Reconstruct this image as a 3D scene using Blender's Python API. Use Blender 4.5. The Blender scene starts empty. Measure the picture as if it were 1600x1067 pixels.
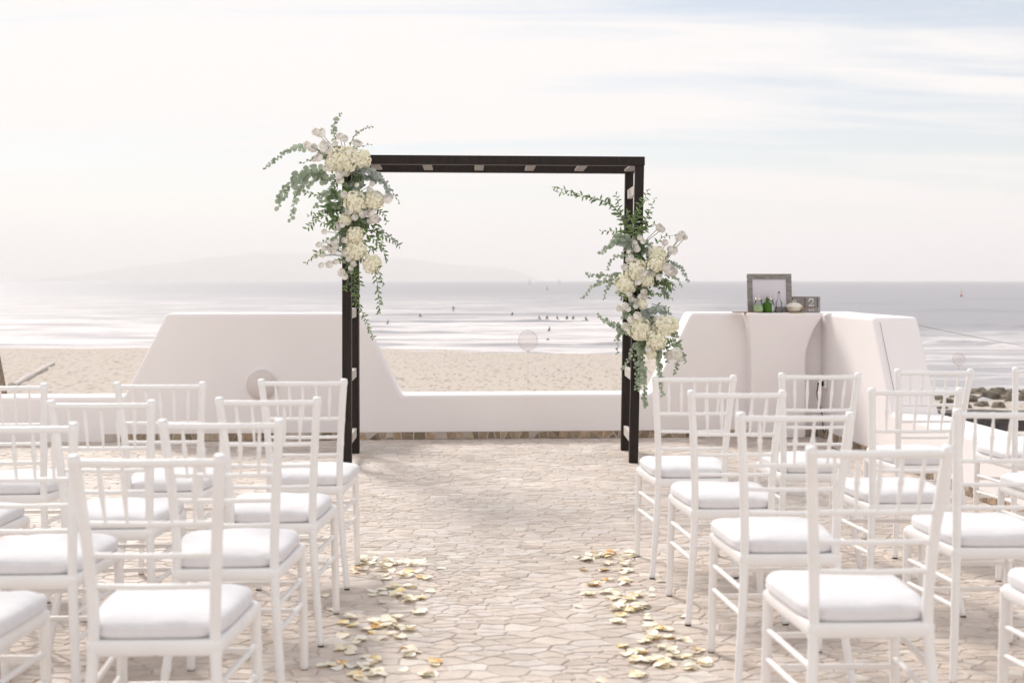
import bpy, bmesh, math, random
from mathutils import Vector, Matrix, noise

random.seed(7)
S = bpy.context.scene
COL = S.collection

# ------------------------------------------------------------------ camera
CAMH = 1.35          # camera height above the terrace
FPX = 2000.0         # focal length in pixels of the 1600 px wide photograph
cam_d = bpy.data.cameras.new('camera')
cam = bpy.data.objects.new('camera', cam_d)
COL.objects.link(cam)
cam.location = (0, 0, CAMH)
cam.rotation_euler = (math.radians(90), 0, 0)
cam_d.sensor_width = 36.0
cam_d.lens = 45.0
cam_d.shift_y = -95.5 / 1600.0
cam_d.clip_start = 0.05
cam_d.clip_end = 90000
cam_d.dof.use_dof = True
cam_d.dof.focus_distance = 9.3
cam_d.dof.aperture_fstop = 3.5
S.camera = cam

# ------------------------------------------------------------------ world, sun, exposure
SUN_AZ = math.radians(30)     # to the left of straight ahead (+Y)
SUN_EL = math.radians(41)
world = bpy.data.worlds.new('World')
S.world = world
world.use_nodes = True
nt = world.node_tree
nt.nodes.clear()
N, L = nt.nodes, nt.links
out = N.new('ShaderNodeOutputWorld')
bg = N.new('ShaderNodeBackground')
bg.inputs['Strength'].default_value = 0.055
sky = N.new('ShaderNodeTexSky')
sky.sky_type = 'NISHITA'
sky.sun_disc = False
sky.sun_elevation = SUN_EL
sky.sun_rotation = -SUN_AZ
sky.dust_density = 0.5
sky.air_density = 1.0
tc = N.new('ShaderNodeTexCoord')
sep = N.new('ShaderNodeSeparateXYZ'); L.new(tc.outputs['Generated'], sep.inputs[0])
zz = N.new('ShaderNodeMath'); zz.operation = 'MAXIMUM'; zz.inputs[1].default_value = 0.0
L.new(sep.outputs['Z'], zz.inputs[0])
za = N.new('ShaderNodeMath'); za.operation = 'ADD'; za.inputs[1].default_value = 0.16
L.new(zz.outputs[0], za.inputs[0])
dx = N.new('ShaderNodeMath'); dx.operation = 'DIVIDE'; L.new(sep.outputs['X'], dx.inputs[0]); L.new(za.outputs[0], dx.inputs[1])
dy = N.new('ShaderNodeMath'); dy.operation = 'DIVIDE'; L.new(sep.outputs['Y'], dy.inputs[0]); L.new(za.outputs[0], dy.inputs[1])
cmb = N.new('ShaderNodeCombineXYZ'); L.new(dx.outputs[0], cmb.inputs[0]); L.new(dy.outputs[0], cmb.inputs[1])
mp = N.new('ShaderNodeMapping'); mp.inputs['Rotation'].default_value = (0, 0, math.radians(-24)); mp.inputs['Scale'].default_value = (0.26, 0.95, 1)
mp.inputs['Location'].default_value = (-13.11, -5.581, 2.898)
L.new(cmb.outputs[0], mp.inputs[0])
n1 = N.new('ShaderNodeTexNoise'); n1.inputs['Scale'].default_value = 1.15; n1.inputs['Detail'].default_value = 7; n1.inputs['Roughness'].default_value = 0.52; n1.inputs['Distortion'].default_value = 0.5
L.new(mp.outputs[0], n1.inputs['Vector'])
mp2 = N.new('ShaderNodeMapping'); mp2.inputs['Rotation'].default_value = (0, 0, math.radians(-34)); mp2.inputs['Scale'].default_value = (0.55, 3.4, 1)
L.new(cmb.outputs[0], mp2.inputs[0])
n2 = N.new('ShaderNodeTexNoise'); n2.inputs['Scale'].default_value = 1.4; n2.inputs['Detail'].default_value = 8; n2.inputs['Roughness'].default_value = 0.6; n2.inputs['Distortion'].default_value = 0.9
L.new(mp2.outputs[0], n2.inputs['Vector'])
nsum = N.new('ShaderNodeMath'); nsum.operation = 'MULTIPLY_ADD'; nsum.inputs[1].default_value = 0.42
nsub = N.new('ShaderNodeMath'); nsub.operation = 'SUBTRACT'; nsub.inputs[1].default_value = 0.19
L.new(n2.outputs['Fac'], nsum.inputs[0]); L.new(n1.outputs['Fac'], nsub.inputs[0]); L.new(nsub.outputs[0], nsum.inputs[2])
cr = N.new('ShaderNodeMapRange'); cr.interpolation_type = 'SMOOTHSTEP'
cr.inputs['From Min'].default_value = 0.36; cr.inputs['From Max'].default_value = 0.60
cr.inputs['To Min'].default_value = 0.20; cr.inputs['To Max'].default_value = 0.99
L.new(nsum.outputs[0], cr.inputs['Value'])
mix = N.new('ShaderNodeMix'); mix.data_type = 'RGBA'
# the veil of cloud is seen edge-on, and so thicker, towards the horizon
hv = N.new('ShaderNodeMapRange'); hv.interpolation_type = 'SMOOTHSTEP'
hv.inputs['From Min'].default_value = 0.0; hv.inputs['From Max'].default_value = 0.11
hv.inputs['To Min'].default_value = 0.97; hv.inputs['To Max'].default_value = 0.3
L.new(sep.outputs['Z'], hv.inputs['Value'])
mxf = N.new('ShaderNodeMath'); mxf.operation = 'MAXIMUM'
L.new(cr.outputs[0], mxf.inputs[0]); L.new(hv.outputs[0], mxf.inputs[1])
L.new(mxf.outputs[0], mix.inputs['Factor'])
L.new(sky.outputs[0], mix.inputs['A'])
mix.inputs['B'].default_value = (9.45, 9.14, 8.98, 1)
L.new(mix.outputs['Result'], bg.inputs['Color'])
L.new(bg.outputs[0], out.inputs['Surface'])

sun_d = bpy.data.lights.new('sun', 'SUN')
sun_d.energy = 1.7
sun_d.angle = math.radians(14.0)
sun_d.color = (1.0, 0.95, 0.88)
sun = bpy.data.objects.new('sun', sun_d)
COL.objects.link(sun)
to_sun = Vector((-math.sin(SUN_AZ) * math.cos(SUN_EL), math.cos(SUN_AZ) * math.cos(SUN_EL), math.sin(SUN_EL)))
sun.rotation_euler = to_sun.to_track_quat('Z', 'Y').to_euler()
sun.location = to_sun * 50

S.view_settings.view_transform = 'Standard'
S.view_settings.look = 'None'
S.view_settings.exposure = 0.97
S.view_settings.gamma = 1.0
S.render.engine = 'CYCLES'
S.cycles.use_denoising = True
S.cycles.max_bounces = 8
S.cycles.transparent_max_bounces = 12
S.cycles.volume_bounces = 1
S.cycles.caustics_reflective = False
S.cycles.caustics_refractive = False


# ------------------------------------------------------------------ helpers
def at(px, py, d):
    """photograph pixel + distance -> point in the place"""
    return Vector(((px - 800) * d / FPX, d, CAMH - (py - 438) * d / FPX))


class MB:
    def __init__(self):
        self.v = []; self.f = []; self.tone = None

    def add(self, verts, faces):
        o = len(self.v)
        self.v += [tuple(p) for p in verts]
        self.f += [tuple(i + o for i in fc) for fc in faces]

    def box(self, c, s, rz=0.0):
        x, y, z = s[0] / 2, s[1] / 2, s[2] / 2
        vs = [Vector((a * x, b * y, e * z)) for e in (-1, 1) for a, b in ((-1, -1), (1, -1), (1, 1), (-1, 1))]
        m = Matrix.Rotation(rz, 3, 'Z')
        self.add([m @ p + Vector(c) for p in vs],
                 [(3, 2, 1, 0), (4, 5, 6, 7), (0, 1, 5, 4), (1, 2, 6, 5), (2, 3, 7, 6), (3, 0, 4, 7)])

    def bar(self, a, b, w, h, up=(0, 0, 1)):
        a, b = Vector(a), Vector(b)
        t = (b - a).normalized()
        u = Vector(up)
        sx = t.cross(u)
        if sx.length < 1e-4:
            sx = t.cross(Vector((0, 1, 0)))
        sx.normalize(); u = sx.cross(t).normalized()
        vs = []
        for p in (a, b):
            for i, j in ((-1, -1), (1, -1), (1, 1), (-1, 1)):
                vs.append(p + sx * (i * w / 2) + u * (j * h / 2))
        self.add(vs, [(3, 2, 1, 0), (4, 5, 6, 7), (0, 1, 5, 4), (1, 2, 6, 5), (2, 3, 7, 6), (3, 0, 4, 7)])

    def tube(self, pts, radii, n=10, cap=True):
        pts = [Vector(p) for p in pts]
        if not hasattr(radii, '__len__'):
            radii = [radii] * len(pts)
        m = len(pts)
        vs = []; prev = None
        for i, p in enumerate(pts):
            t = (pts[min(i + 1, m - 1)] - pts[max(i - 1, 0)])
            t.normalize()
            if prev is None:
                r = t.cross(Vector((0.3, 0.9, 0.2))) if abs(t.y) < 0.9 else t.cross(Vector((1, 0, 0)))
            else:
                r = prev - t * prev.dot(t)
            r.normalize(); prev = r
            s = t.cross(r)
            for k in range(n):
                a = 2 * math.pi * k / n
                vs.append(p + (r * math.cos(a) + s * math.sin(a)) * radii[i])
        fs = []
        for i in range(m - 1):
            for k in range(n):
                a, b = i * n + k, i * n + (k + 1) % n
                fs.append((a, b, b + n, a + n))
        if cap:
            fs.append(tuple(reversed(range(n))))
            fs.append(tuple(range((m - 1) * n, m * n)))
        self.add(vs, fs)

    def lathe(self, prof, n=20, c=(0, 0, 0), axis=None):
        """profile of (radius, z)"""
        vs = []; c = Vector(c)
        for r, z in prof:
            for k in range(n):
                a = 2 * math.pi * k / n
                vs.append(c + Vector((r * math.cos(a), r * math.sin(a), z)))
        fs = []
        for i in range(len(prof) - 1):
            for k in range(n):
                a, b = i * n + k, i * n + (k + 1) % n
                fs.append((a, b, b + n, a + n))
        fs.append(tuple(reversed(range(n))))
        fs.append(tuple(range((len(prof) - 1) * n, len(prof) * n)))
        self.add(vs, fs)

    def mesh(self, name, mat, smooth=False):
        me = bpy.data.meshes.new(name)
        me.from_pydata(self.v, [], self.f)
        if mat is not None:
            for m in (mat if isinstance(mat, (list, tuple)) else [mat]):
                me.materials.append(m)
        if smooth:
            for p in me.polygons:
                p.use_smooth = True
        me.update()
        return me

    def build(self, name, mat, parent=None, smooth=False, loc=None, rot=None):
        return link(name, self.mesh(name, mat, smooth), parent, loc, rot)


def link(name, me, parent=None, loc=None, rot=None):
    o = bpy.data.objects.new(name, me)
    COL.objects.link(o)
    o.parent = parent
    if loc is not None: o.location = loc
    if rot is not None: o.rotation_euler = rot
    return o


def empty(name, loc=(0, 0, 0), rz=0.0):
    o = bpy.data.objects.new(name, None)
    COL.objects.link(o)
    o.empty_display_size = 0.1
    o.location = loc; o.rotation_euler = (0, 0, rz)
    return o


def tag(o, label=None, cat=None, group=None, kind=None):
    if label: o['label'] = label
    if cat: o['category'] = cat
    if group: o['group'] = group
    if kind: o['kind'] = kind
    return o


def copy_tree(o, parent=None):
    c = o.copy(); COL.objects.link(c); c.parent = parent
    for ch in list(o.children):
        copy_tree(ch, c)
    return c


def set_tone(me, vals):
    at_ = me.attributes.new('tone', 'FLOAT', 'FACE')
    at_.data.foreach_set('value', vals)


def bevel(o, w=0.01, seg=2, ang=35):
    m = o.modifiers.new('bevel', 'BEVEL'); m.width = w; m.segments = seg
    m.limit_method = 'ANGLE'; m.angle_limit = math.radians(ang)
    return o


# ------------------------------------------------------------------ materials
def mat(name, col=(0.8, 0.8, 0.8), rough=0.5, noise_scale=None, col2=None, bump=0.0, bump_scale=None,
        detail=6, metallic=0.0, spec=0.5, coat=0.0, trans=0.0, ior=1.45, sss=0.0, stretch=None, coord='Object', contrast=(0.35, 0.65)):
    m = bpy.data.materials.new(name); m.use_nodes = True
    t = m.node_tree; b = t.nodes['Principled BSDF']
    b.inputs['Base Color'].default_value = (*col, 1)
    b.inputs['Roughness'].default_value = rough
    b.inputs['Metallic'].default_value = metallic
    b.inputs['Specular IOR Level'].default_value = spec
    b.inputs['Coat Weight'].default_value = coat
    b.inputs['Transmission Weight'].default_value = trans
    b.inputs['IOR'].default_value = ior
    if sss:
        b.inputs['Subsurface Weight'].default_value = sss
        b.inputs['Subsurface Scale'].default_value = 0.01
    if noise_scale or bump:
        tcn = t.nodes.new('ShaderNodeTexCoord')
        mpn = t.nodes.new('ShaderNodeMapping')
        if stretch: mpn.inputs['Scale'].default_value = stretch
        t.links.new(tcn.outputs[coord], mpn.inputs[0])
    if noise_scale and col2:
        nz = t.nodes.new('ShaderNodeTexNoise'); nz.inputs['Scale'].default_value = noise_scale; nz.inputs['Detail'].default_value = detail
        t.links.new(mpn.outputs[0], nz.inputs['Vector'])
        rp = t.nodes.new('ShaderNodeValToRGB')
        rp.color_ramp.elements[0].position = contrast[0]; rp.color_ramp.elements[1].position = contrast[1]
        rp.color_ramp.elements[0].color = (*col, 1); rp.color_ramp.elements[1].color = (*col2, 1)
        t.links.new(nz.outputs['Fac'], rp.inputs[0]); t.links.new(rp.outputs[0], b.inputs['Base Color'])
    if bump:
        nb = t.nodes.new('ShaderNodeTexNoise'); nb.inputs['Scale'].default_value = bump_scale or 40; nb.inputs['Detail'].default_value = 5
        t.links.new(mpn.outputs[0], nb.inputs['Vector'])
        bp = t.nodes.new('ShaderNodeBump'); bp.inputs['Strength'].default_value = bump; bp.inputs['Distance'].default_value = 0.01
        t.links.new(nb.outputs['Fac'], bp.inputs['Height']); t.links.new(bp.outputs[0], b.inputs['Normal'])
    return m


M = {}
M['plaster'] = mat('white_plaster', (0.885, 0.84, 0.84), 0.75, 1.3, (0.905, 0.865, 0.86), 0.2, 7, spec=0.2)
M['chair'] = mat('chair_resin', (0.84, 0.82, 0.81), 0.40, 6, (0.88, 0.865, 0.855), 0.06, 45)
M['cushion'] = mat('cushion_cloth', (0.74, 0.725, 0.74), 0.9, 30, (0.77, 0.755, 0.77), 0.6, 11, spec=0.15)
M['rubber'] = mat('rubber', (0.03, 0.028, 0.026), 0.7)
M['darkwood'] = mat('dark_stained_wood', (0.010, 0.006, 0.0045), 0.5, 14, (0.022, 0.0125, 0.009), 0.15, 30, stretch=(6, 6, 0.5), spec=0.35)
M['palewood'] = mat('pale_batten', (0.50, 0.46, 0.42), 0.7, 20, (0.6, 0.55, 0.5), 0.1, 50)
M['batten'] = mat('pale_roof_batten', (0.26, 0.235, 0.22), 0.7, 20, (0.34, 0.315, 0.295), 0.1, 50)
M['mortar'] = mat('mortar', (0.46, 0.40, 0.355), 0.9, 5, (0.60, 0.525, 0.465), 0.5, 60)


def toned(name, stops, rough=0.7, speck=0.35, scale=22, bump=0.3, bscale=35, spec=0.35):
    """stone: each piece's own colour (attribute tone) with veins and grain on it"""
    m = bpy.data.materials.new(name); m.use_nodes = True
    t = m.node_tree; b = t.nodes['Principled BSDF']
    a = t.nodes.new('ShaderNodeAttribute'); a.attribute_name = 'tone'
    rp = t.nodes.new('ShaderNodeValToRGB')
    e = rp.color_ramp.elements
    while len(e) < len(stops): e.new(0.5)
    for i, (p, c) in enumerate(stops):
        e[i].position = p; e[i].color = (*c, 1)
    t.links.new(a.outputs['Fac'], rp.inputs[0])
    tcn = t.nodes.new('ShaderNodeTexCoord')
    nz = t.nodes.new('ShaderNodeTexNoise'); nz.inputs['Scale'].default_value = scale; nz.inputs['Detail'].default_value = 8; nz.inputs['Roughness'].default_value = 0.65
    t.links.new(tcn.outputs['Object'], nz.inputs['Vector'])
    big = t.nodes.new('ShaderNodeTexNoise'); big.inputs['Scale'].default_value = 0.9; big.inputs['Detail'].default_value = 5
    t.links.new(tcn.outputs['Object'], big.inputs['Vector'])
    add = t.nodes.new('ShaderNodeMath'); add.operation = 'MULTIPLY_ADD'; add.inputs[1].default_value = 0.55
    t.links.new(big.outputs['Fac'], add.inputs[0]); t.links.new(nz.outputs['Fac'], add.inputs[2])
    mr = t.nodes.new('ShaderNodeMapRange'); mr.inputs['From Min'].default_value = 0.5; mr.inputs['From Max'].default_value = 1.05
    mr.inputs['To Min'].default_value = 1.0 - speck; mr.inputs['To Max'].default_value = 1.0 + speck * 0.6
    t.links.new(add.outputs[0], mr.inputs['Value'])
    mul = t.nodes.new('ShaderNodeVectorMath'); mul.operation = 'SCALE'
    t.links.new(rp.outputs[0], mul.inputs[0]); t.links.new(mr.outputs[0], mul.inputs['Scale'])
    t.links.new(mul.outputs[0], b.inputs['Base Color'])
    b.inputs['Roughness'].default_value = rough
    b.inputs['Specular IOR Level'].default_value = spec
    nb = t.nodes.new('ShaderNodeTexNoise'); nb.inputs['Scale'].default_value = bscale; nb.inputs['Detail'].default_value = 6
    t.links.new(tcn.outputs['Object'], nb.inputs['Vector'])
    bp = t.nodes.new('ShaderNodeBump'); bp.inputs['Strength'].default_value = bump; bp.inputs['Distance'].default_value = 0.006
    t.links.new(nb.outputs['Fac'], bp.inputs['Height']); t.links.new(bp.outputs[0], b.inputs['Normal'])
    return m


M['paving'] = toned('paving_stone', [(0, (0.50, 0.425, 0.37)), (0.25, (0.57, 0.49, 0.43)), (0.5, (0.63, 0.545, 0.48)), (0.72, (0.645, 0.58, 0.54)), (0.86, (0.66, 0.555, 0.475)), (1, (0.71, 0.65, 0.59))], 0.6, 0.22, 14)
M['skirtstone'] = toned('skirting_stone', [(0, (0.20, 0.165, 0.12)), (0.35, (0.30, 0.23, 0.16)), (0.6, (0.42, 0.33, 0.24)), (0.8, (0.45, 0.31, 0.20)), (1, (0.52, 0.45, 0.36))], 0.8, 0.4, 30)

# ------------------------------------------------------------------ sea, beach, far land
SEA = -7.5
WALL_YAW = math.radians(3.6)


def shore(x, y):
    """distance from the camera at which the sand meets the water"""
    r = x / max(y, 1.0)
    base = 165 - 8 * math.sin(x * 0.022 + 0.8) - 4 * math.sin(x * 0.07)
    t = min(max((r - 0.16) / 0.10, 0), 1); t = t * t * (3 - 2 * t)
    return base * (1 - t) + 102 * t


def ground_z(x, y):
    dep = shore(x, y) - y
    return min(SEA + (0.030 if dep > 0 else 0.10) * dep, -1.75)


def ground_hit(px, py, lift=0.0):
    d = 60.0
    for _ in range(40):
        z = ground_z((px - 800) * d / FPX, d) + lift
        d = 0.5 * d + 0.5 * (CAMH - z) * FPX / (py - 438)
    return Vector(((px - 800) * d / FPX, d, z))


def grid_mesh(rows, cols, fn):
    v = [fn(i, j) for i in range(rows) for j in range(cols)]
    f = [(i * cols + j, i * cols + j + 1, (i + 1) * cols + j + 1, (i + 1) * cols + j) for i in range(rows - 1) for j in range(cols - 1)]
    return v, f


WAVES = [(112, 0.45, 2.4, 1.7), (128, 0.7, 2.8, 4.4), (150, 0.8, 3.0, 2.9), (168, 0.80, 3.2, 0.9), (186, 0.5, 3.0, 2.1), (212, 1.0, 4.0, 3.3), (243, 0.6, 4.0, 0.2), (277, 1.3, 5.0, 5.0),
         (322, 0.9, 7.0, 1.2), (395, 0.9, 9.0, 2.7), (490, 1.0, 12.0, 4.1), (620, 1.1, 16.0, 0.7)]


def wave_z(x, y):
    z = 0.0
    for y0, h, w, ph in WAVES:
        yc = y0 + 5.0 * math.sin(x * 0.013 + ph) + 2.2 * math.sin(x * 0.045 + ph * 2.3)
        r = x / y
        if r > 0.22:
            yc -= (r - 0.22) * 210
        amp = h * 0.9 * max(0.04, 0.33 + 1.15 * noise.noise((x * 0.028 + ph * 7, ph, 0)) + 0.35 * noise.noise((x * 0.11 + ph * 3, ph, 4)))
        d = y - yc
        if d < 0:
            z += amp * math.exp(-(d / (w * 0.38)) ** 2)
        else:
            z += amp * math.exp(-(d / (w * 1.5)) ** 2)
    z += 0.10 * noise.noise((x * 0.22, y * 0.35, 3.1)) + 0.05 * noise.noise((x * 0.7, y * 0.9, 8))
    return z


ys = []
y = 60.0
while y < 700:
    ys.append(y); y += 0.8 if y < 300 else (1.7 if y < 430 else 4.0)
while y < 60000:
    ys.append(y); y *= 1.12
ys.append(70000)
NC = 190


def sea_pt(i, j):
    y = ys[i]
    a = (j / (NC - 1) * 2 - 1)
    a = math.copysign(abs(a) ** 1.3, a) * 1.6
    x = y * a
    fade = 1.0 if y < 580 else max(0.0, 1 - (y - 580) / 110)
    return (x, y, SEA + (wave_z(x, y) * fade if y < 700 else 0.0))


v, f = grid_mesh(len(ys), NC, sea_pt)
b = MB(); b.add(v, f)

m = bpy.data.materials.new('sea_water'); m.use_nodes = True
t = m.node_tree; pb = t.nodes['Principled BSDF']
tcn = t.nodes.new('ShaderNodeTexCoord'); g = t.nodes.new('ShaderNodeNewGeometry')
sp = t.nodes.new('ShaderNodeSeparateXYZ'); t.links.new(g.outputs['Position'], sp.inputs[0])


def math_node(t, op, a=None, b=None, c=None, clamp=False):
    n = t.nodes.new('ShaderNodeMath'); n.operation = op; n.use_clamp = clamp
    for i, q in enumerate((a, b, c)):
        if q is None: continue
        if isinstance(q, (int, float)): n.inputs[i].default_value = q
        else: t.links.new(q, n.inputs[i])
    return n.outputs[0]


def noise_node(t, vec, scale, detail=5, rough=0.55, stretch=None, dist=0.0):
    if stretch:
        mpn = t.nodes.new('ShaderNodeMapping'); mpn.inputs['Scale'].default_value = stretch
        t.links.new(vec, mpn.inputs[0]); vec = mpn.outputs[0]
    n = t.nodes.new('ShaderNodeTexNoise'); n.inputs['Scale'].default_value = scale; n.inputs['Detail'].default_value = detail
    n.inputs['Roughness'].default_value = rough; n.inputs['Distortion'].default_value = dist
    t.links.new(vec, n.inputs['Vector'])
    return n.outputs['Fac']


def range_node(t, v, a, b, c, d, smooth=True):
    n = t.nodes.new('ShaderNodeMapRange'); n.interpolation_type = 'SMOOTHSTEP' if smooth else 'LINEAR'
    for k, q in zip(('From Min', 'From Max', 'To Min', 'To Max'), (a, b, c, d)): n.inputs[k].default_value = q
    t.links.new(v, n.inputs['Value'])
    return n.outputs[0]


# foam lies where the swell breaks: dense in the shallows, thinning out to sea
zrel = math_node(t, 'SUBTRACT', sp.outputs['Z'], SEA)
fn1 = noise_node(t, g.outputs['Position'], 0.06, 6, 0.6, (0.35, 1.0, 0.0))
fn2 = noise_node(t, g.outputs['Position'], 0.5, 6, 0.65, (0.5, 1.0, 0.0))
near = range_node(t, sp.outputs['Y'], 178, 320, 1.0, 0.0)
far = range_node(t, sp.outputs['Y'], 300, 1300, 0.30, 0.0)
cov = math_node(t, 'ADD', math_node(t, 'MULTIPLY', near, 0.42), far)
fsum = math_node(t, 'ADD', math_node(t, 'ADD', math_node(t, 'MULTIPLY', fn1, 0.75), math_node(t, 'MULTIPLY', fn2, 0.35)), cov)
spn = t.nodes.new('ShaderNodeSeparateXYZ'); t.links.new(g.outputs['Normal'], spn.inputs[0])
steep = range_node(t, math_node(t, 'MULTIPLY', spn.outputs['Y'], -1.0), 0.05, 0.20, 0.0, 0.50)
fsum = math_node(t, 'SUBTRACT', fsum, steep)
ratio = math_node(t, 'DIVIDE', sp.outputs['X'], sp.outputs['Y'])
fsum = math_node(t, 'SUBTRACT', fsum, range_node(t, ratio, 0.12, 0.28, 0.0, 0.40))
crest = range_node(t, sp.outputs['Z'], SEA + 0.7, SEA + 1.1, 0.0, 0.5)
fsum = math_node(t, 'ADD', fsum, crest)
foam = range_node(t, fsum, 0.66, 1.02, 0.0, 1.0)
mx = t.nodes.new('ShaderNodeMix'); mx.data_type = 'RGBA'
t.links.new(foam, mx.inputs['Factor'])
mx.inputs['A'].default_value = (0.33, 0.32, 0.34, 1)
fn3 = noise_node(t, g.outputs['Position'], 0.16, 7, 0.62, (0.22, 1.0, 0.0), 0.6)
fc = t.nodes.new('ShaderNodeMix'); fc.data_type = 'RGBA'
t.links.new(range_node(t, fn3, 0.38, 0.60, 0.0, 1.0), fc.inputs['Factor'])
fc.inputs['A'].default_value = (0.46, 0.44, 0.455, 1); fc.inputs['B'].default_value = (0.76, 0.72, 0.715, 1)
t.links.new(fc.outputs['Result'], mx.inputs['B'])
t.links.new(mx.outputs['Result'], pb.inputs['Base Color'])
t.links.new(range_node(t, foam, 0, 1, 0.42, 0.9, False), pb.inputs['Roughness'])
pb.inputs['IOR'].default_value = 1.33
wb = noise_node(t, g.outputs['Position'], 0.55, 8, 0.62, (0.4, 1.0, 1.0))
wb2 = noise_node(t, g.outputs['Position'], 0.05, 4, 0.5, (0.3, 1.0, 1.0))
bp = t.nodes.new('ShaderNodeBump'); bp.inputs['Strength'].default_value = 0.5; bp.inputs['Distance'].default_value = 0.5
t.links.new(math_node(t, 'ADD', wb, math_node(t, 'MULTIPLY', wb2, 2.5)), bp.inputs['Height'])
t.links.new(bp.outputs[0], pb.inputs['Normal'])
M['sea'] = m
o = b.build('sea', M['sea'], None, True); tag(o, 'pale sea with white surf rolling to the beach', None, None, 'structure')

# beach
M['sand'] = mat('beach_sand', (0.55, 0.485, 0.43), 0.9, 3.6, (0.30, 0.25, 0.205), 1.0, 3.4, detail=5, contrast=(0.54, 0.67), spec=0.1, stretch=(1, 0.22, 1))  # dark specks: pebbles and footprint pits, the pits' shade painted into the colour
bys = [-60, -20, 0, 8, 11.6, 14, 17]
y = 20.0
while y < 185: bys.append(y); y += 0.7


def sand_pt(i, j):
    y = bys[i]
    a = (j / 219 * 2 - 1) * 1.3
    x = (y * a) if y > 20 else 20 * a * 3
    if y <= 20: x = a * 26
    dep = shore(x, y) - y
    z = ground_z(x, y)
    if y > 20 and dep > -2:
        z += 0.10 * noise.noise((x * 0.8, y * 0.8, 1)) + 0.16 * abs(noise.noise((x * 0.3, y * 0.3, 5))) + 0.05 * noise.noise((x * 2.6, y * 2.2, 9))
    return (x, y, z)


v, f = grid_mesh(len(bys), 220, sand_pt)
b = MB(); b.add(v, f)
o = b.build('beach', M['sand'], None, True); tag(o, 'pale pebbly sand beach beyond the parapet', None, None, 'structure')

# far island, fading in the air
ICOL = mat('island_rock', (0.10, 0.10, 0.085), 0.9, 0.002, (0.16, 0.14, 0.11), 0)
prof = [(75, 438), (110, 435), (150, 429), (200, 420), (250, 412), (290, 408), (335, 401), (400, 395), (450, 393), (480, 394), (520, 397),
        (560, 399), (600, 402), (640, 404), (690, 411), (740, 414), (790, 418), (820, 428), (845, 437), (870, 439)]


def island():
    ID = 20000.0
    cols, rows = 120, 26
    V = []
    for i in range(rows):
        for j in range(cols):
            px = 60 + (880 - 60) * j / (cols - 1)
            h = 0
            for (a, ha), (c, hc) in zip(prof, prof[1:]):
                if a <= px <= c:
                    q = (px - a) / (c - a); h = (438.6 - (ha + (hc - ha) * q)) * ID / FPX
            u = i / (rows - 1) * 2 - 1
            k = max(0.0, 1 - u * u) ** 0.9
            X = (px - 800) * ID / FPX
            Y = ID + u * 2600
            n_ = noise.fractal((X * 0.0011, Y * 0.0011, 0.3), 1.0, 2.0, 5)
            V.append((X, Y, SEA + max(-8, h * k * (1 + 0.22 * n_ * (1 - k * 0.6)) - 8)))
    F = [(i * cols + j, i * cols + j + 1, (i + 1) * cols + j + 1, (i + 1) * cols + j) for i in range(rows - 1) for j in range(cols - 1)]
    b = MB(); b.add(V, F)
    o = b.build('island_hills', ICOL, None, True)
    tag(o, 'faint mountainous island on the horizon', None, None, 'structure')


island()

# ------------------------------------------------------------------ crazy paving
def clip(poly, p, q):
    """keep the side of the bisector of p,q that holds p"""
    mx_, my_ = (p[0] + q[0]) / 2, (p[1] + q[1]) / 2
    nx, ny = q[0] - p[0], q[1] - p[1]
    outp = []
    n = len(poly)
    for i in range(n):
        a, c = poly[i], poly[(i + 1) % n]
        da = (a[0] - mx_) * nx + (a[1] - my_) * ny
        dc = (c[0] - mx_) * nx + (c[1] - my_) * ny
        if da <= 0: outp.append(a)
        if (da < 0 < dc) or (dc < 0 < da):
            q_ = da / (da - dc)
            outp.append((a[0] + (c[0] - a[0]) * q_, a[1] + (c[1] - a[1]) * q_))
    return outp


def voronoi(pts, cell, bound=None):
    grid = {}
    for i, p in enumerate(pts):
        grid.setdefault((int(p[0] // cell), int(p[1] // cell)), []).append(i)
    res = []
    for i, p in enumerate(pts):
        cx, cy = int(p[0] // cell), int(p[1] // cell)
        nb = []
        for a in range(-2, 3):
            for c in range(-2, 3):
                nb += grid.get((cx + a, cy + c), [])
        nb = sorted((j for j in nb if j != i), key=lambda j: (pts[j][0] - p[0]) ** 2 + (pts[j][1] - p[1]) ** 2)[:26]
        R = cell * 1.6
        poly = [(p[0] - R, p[1] - R), (p[0] + R, p[1] - R), (p[0] + R, p[1] + R), (p[0] - R, p[1] + R)]
        if bound:
            x0, y0, x1, y1 = bound
            poly = [(max(x0, min(x1, a)), max(y0, min(y1, c))) for a, c in poly]
        for j in nb:
            poly = clip(poly, p, pts[j])
            if len(poly) < 3: break
        res.append(poly)
    return res


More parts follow.
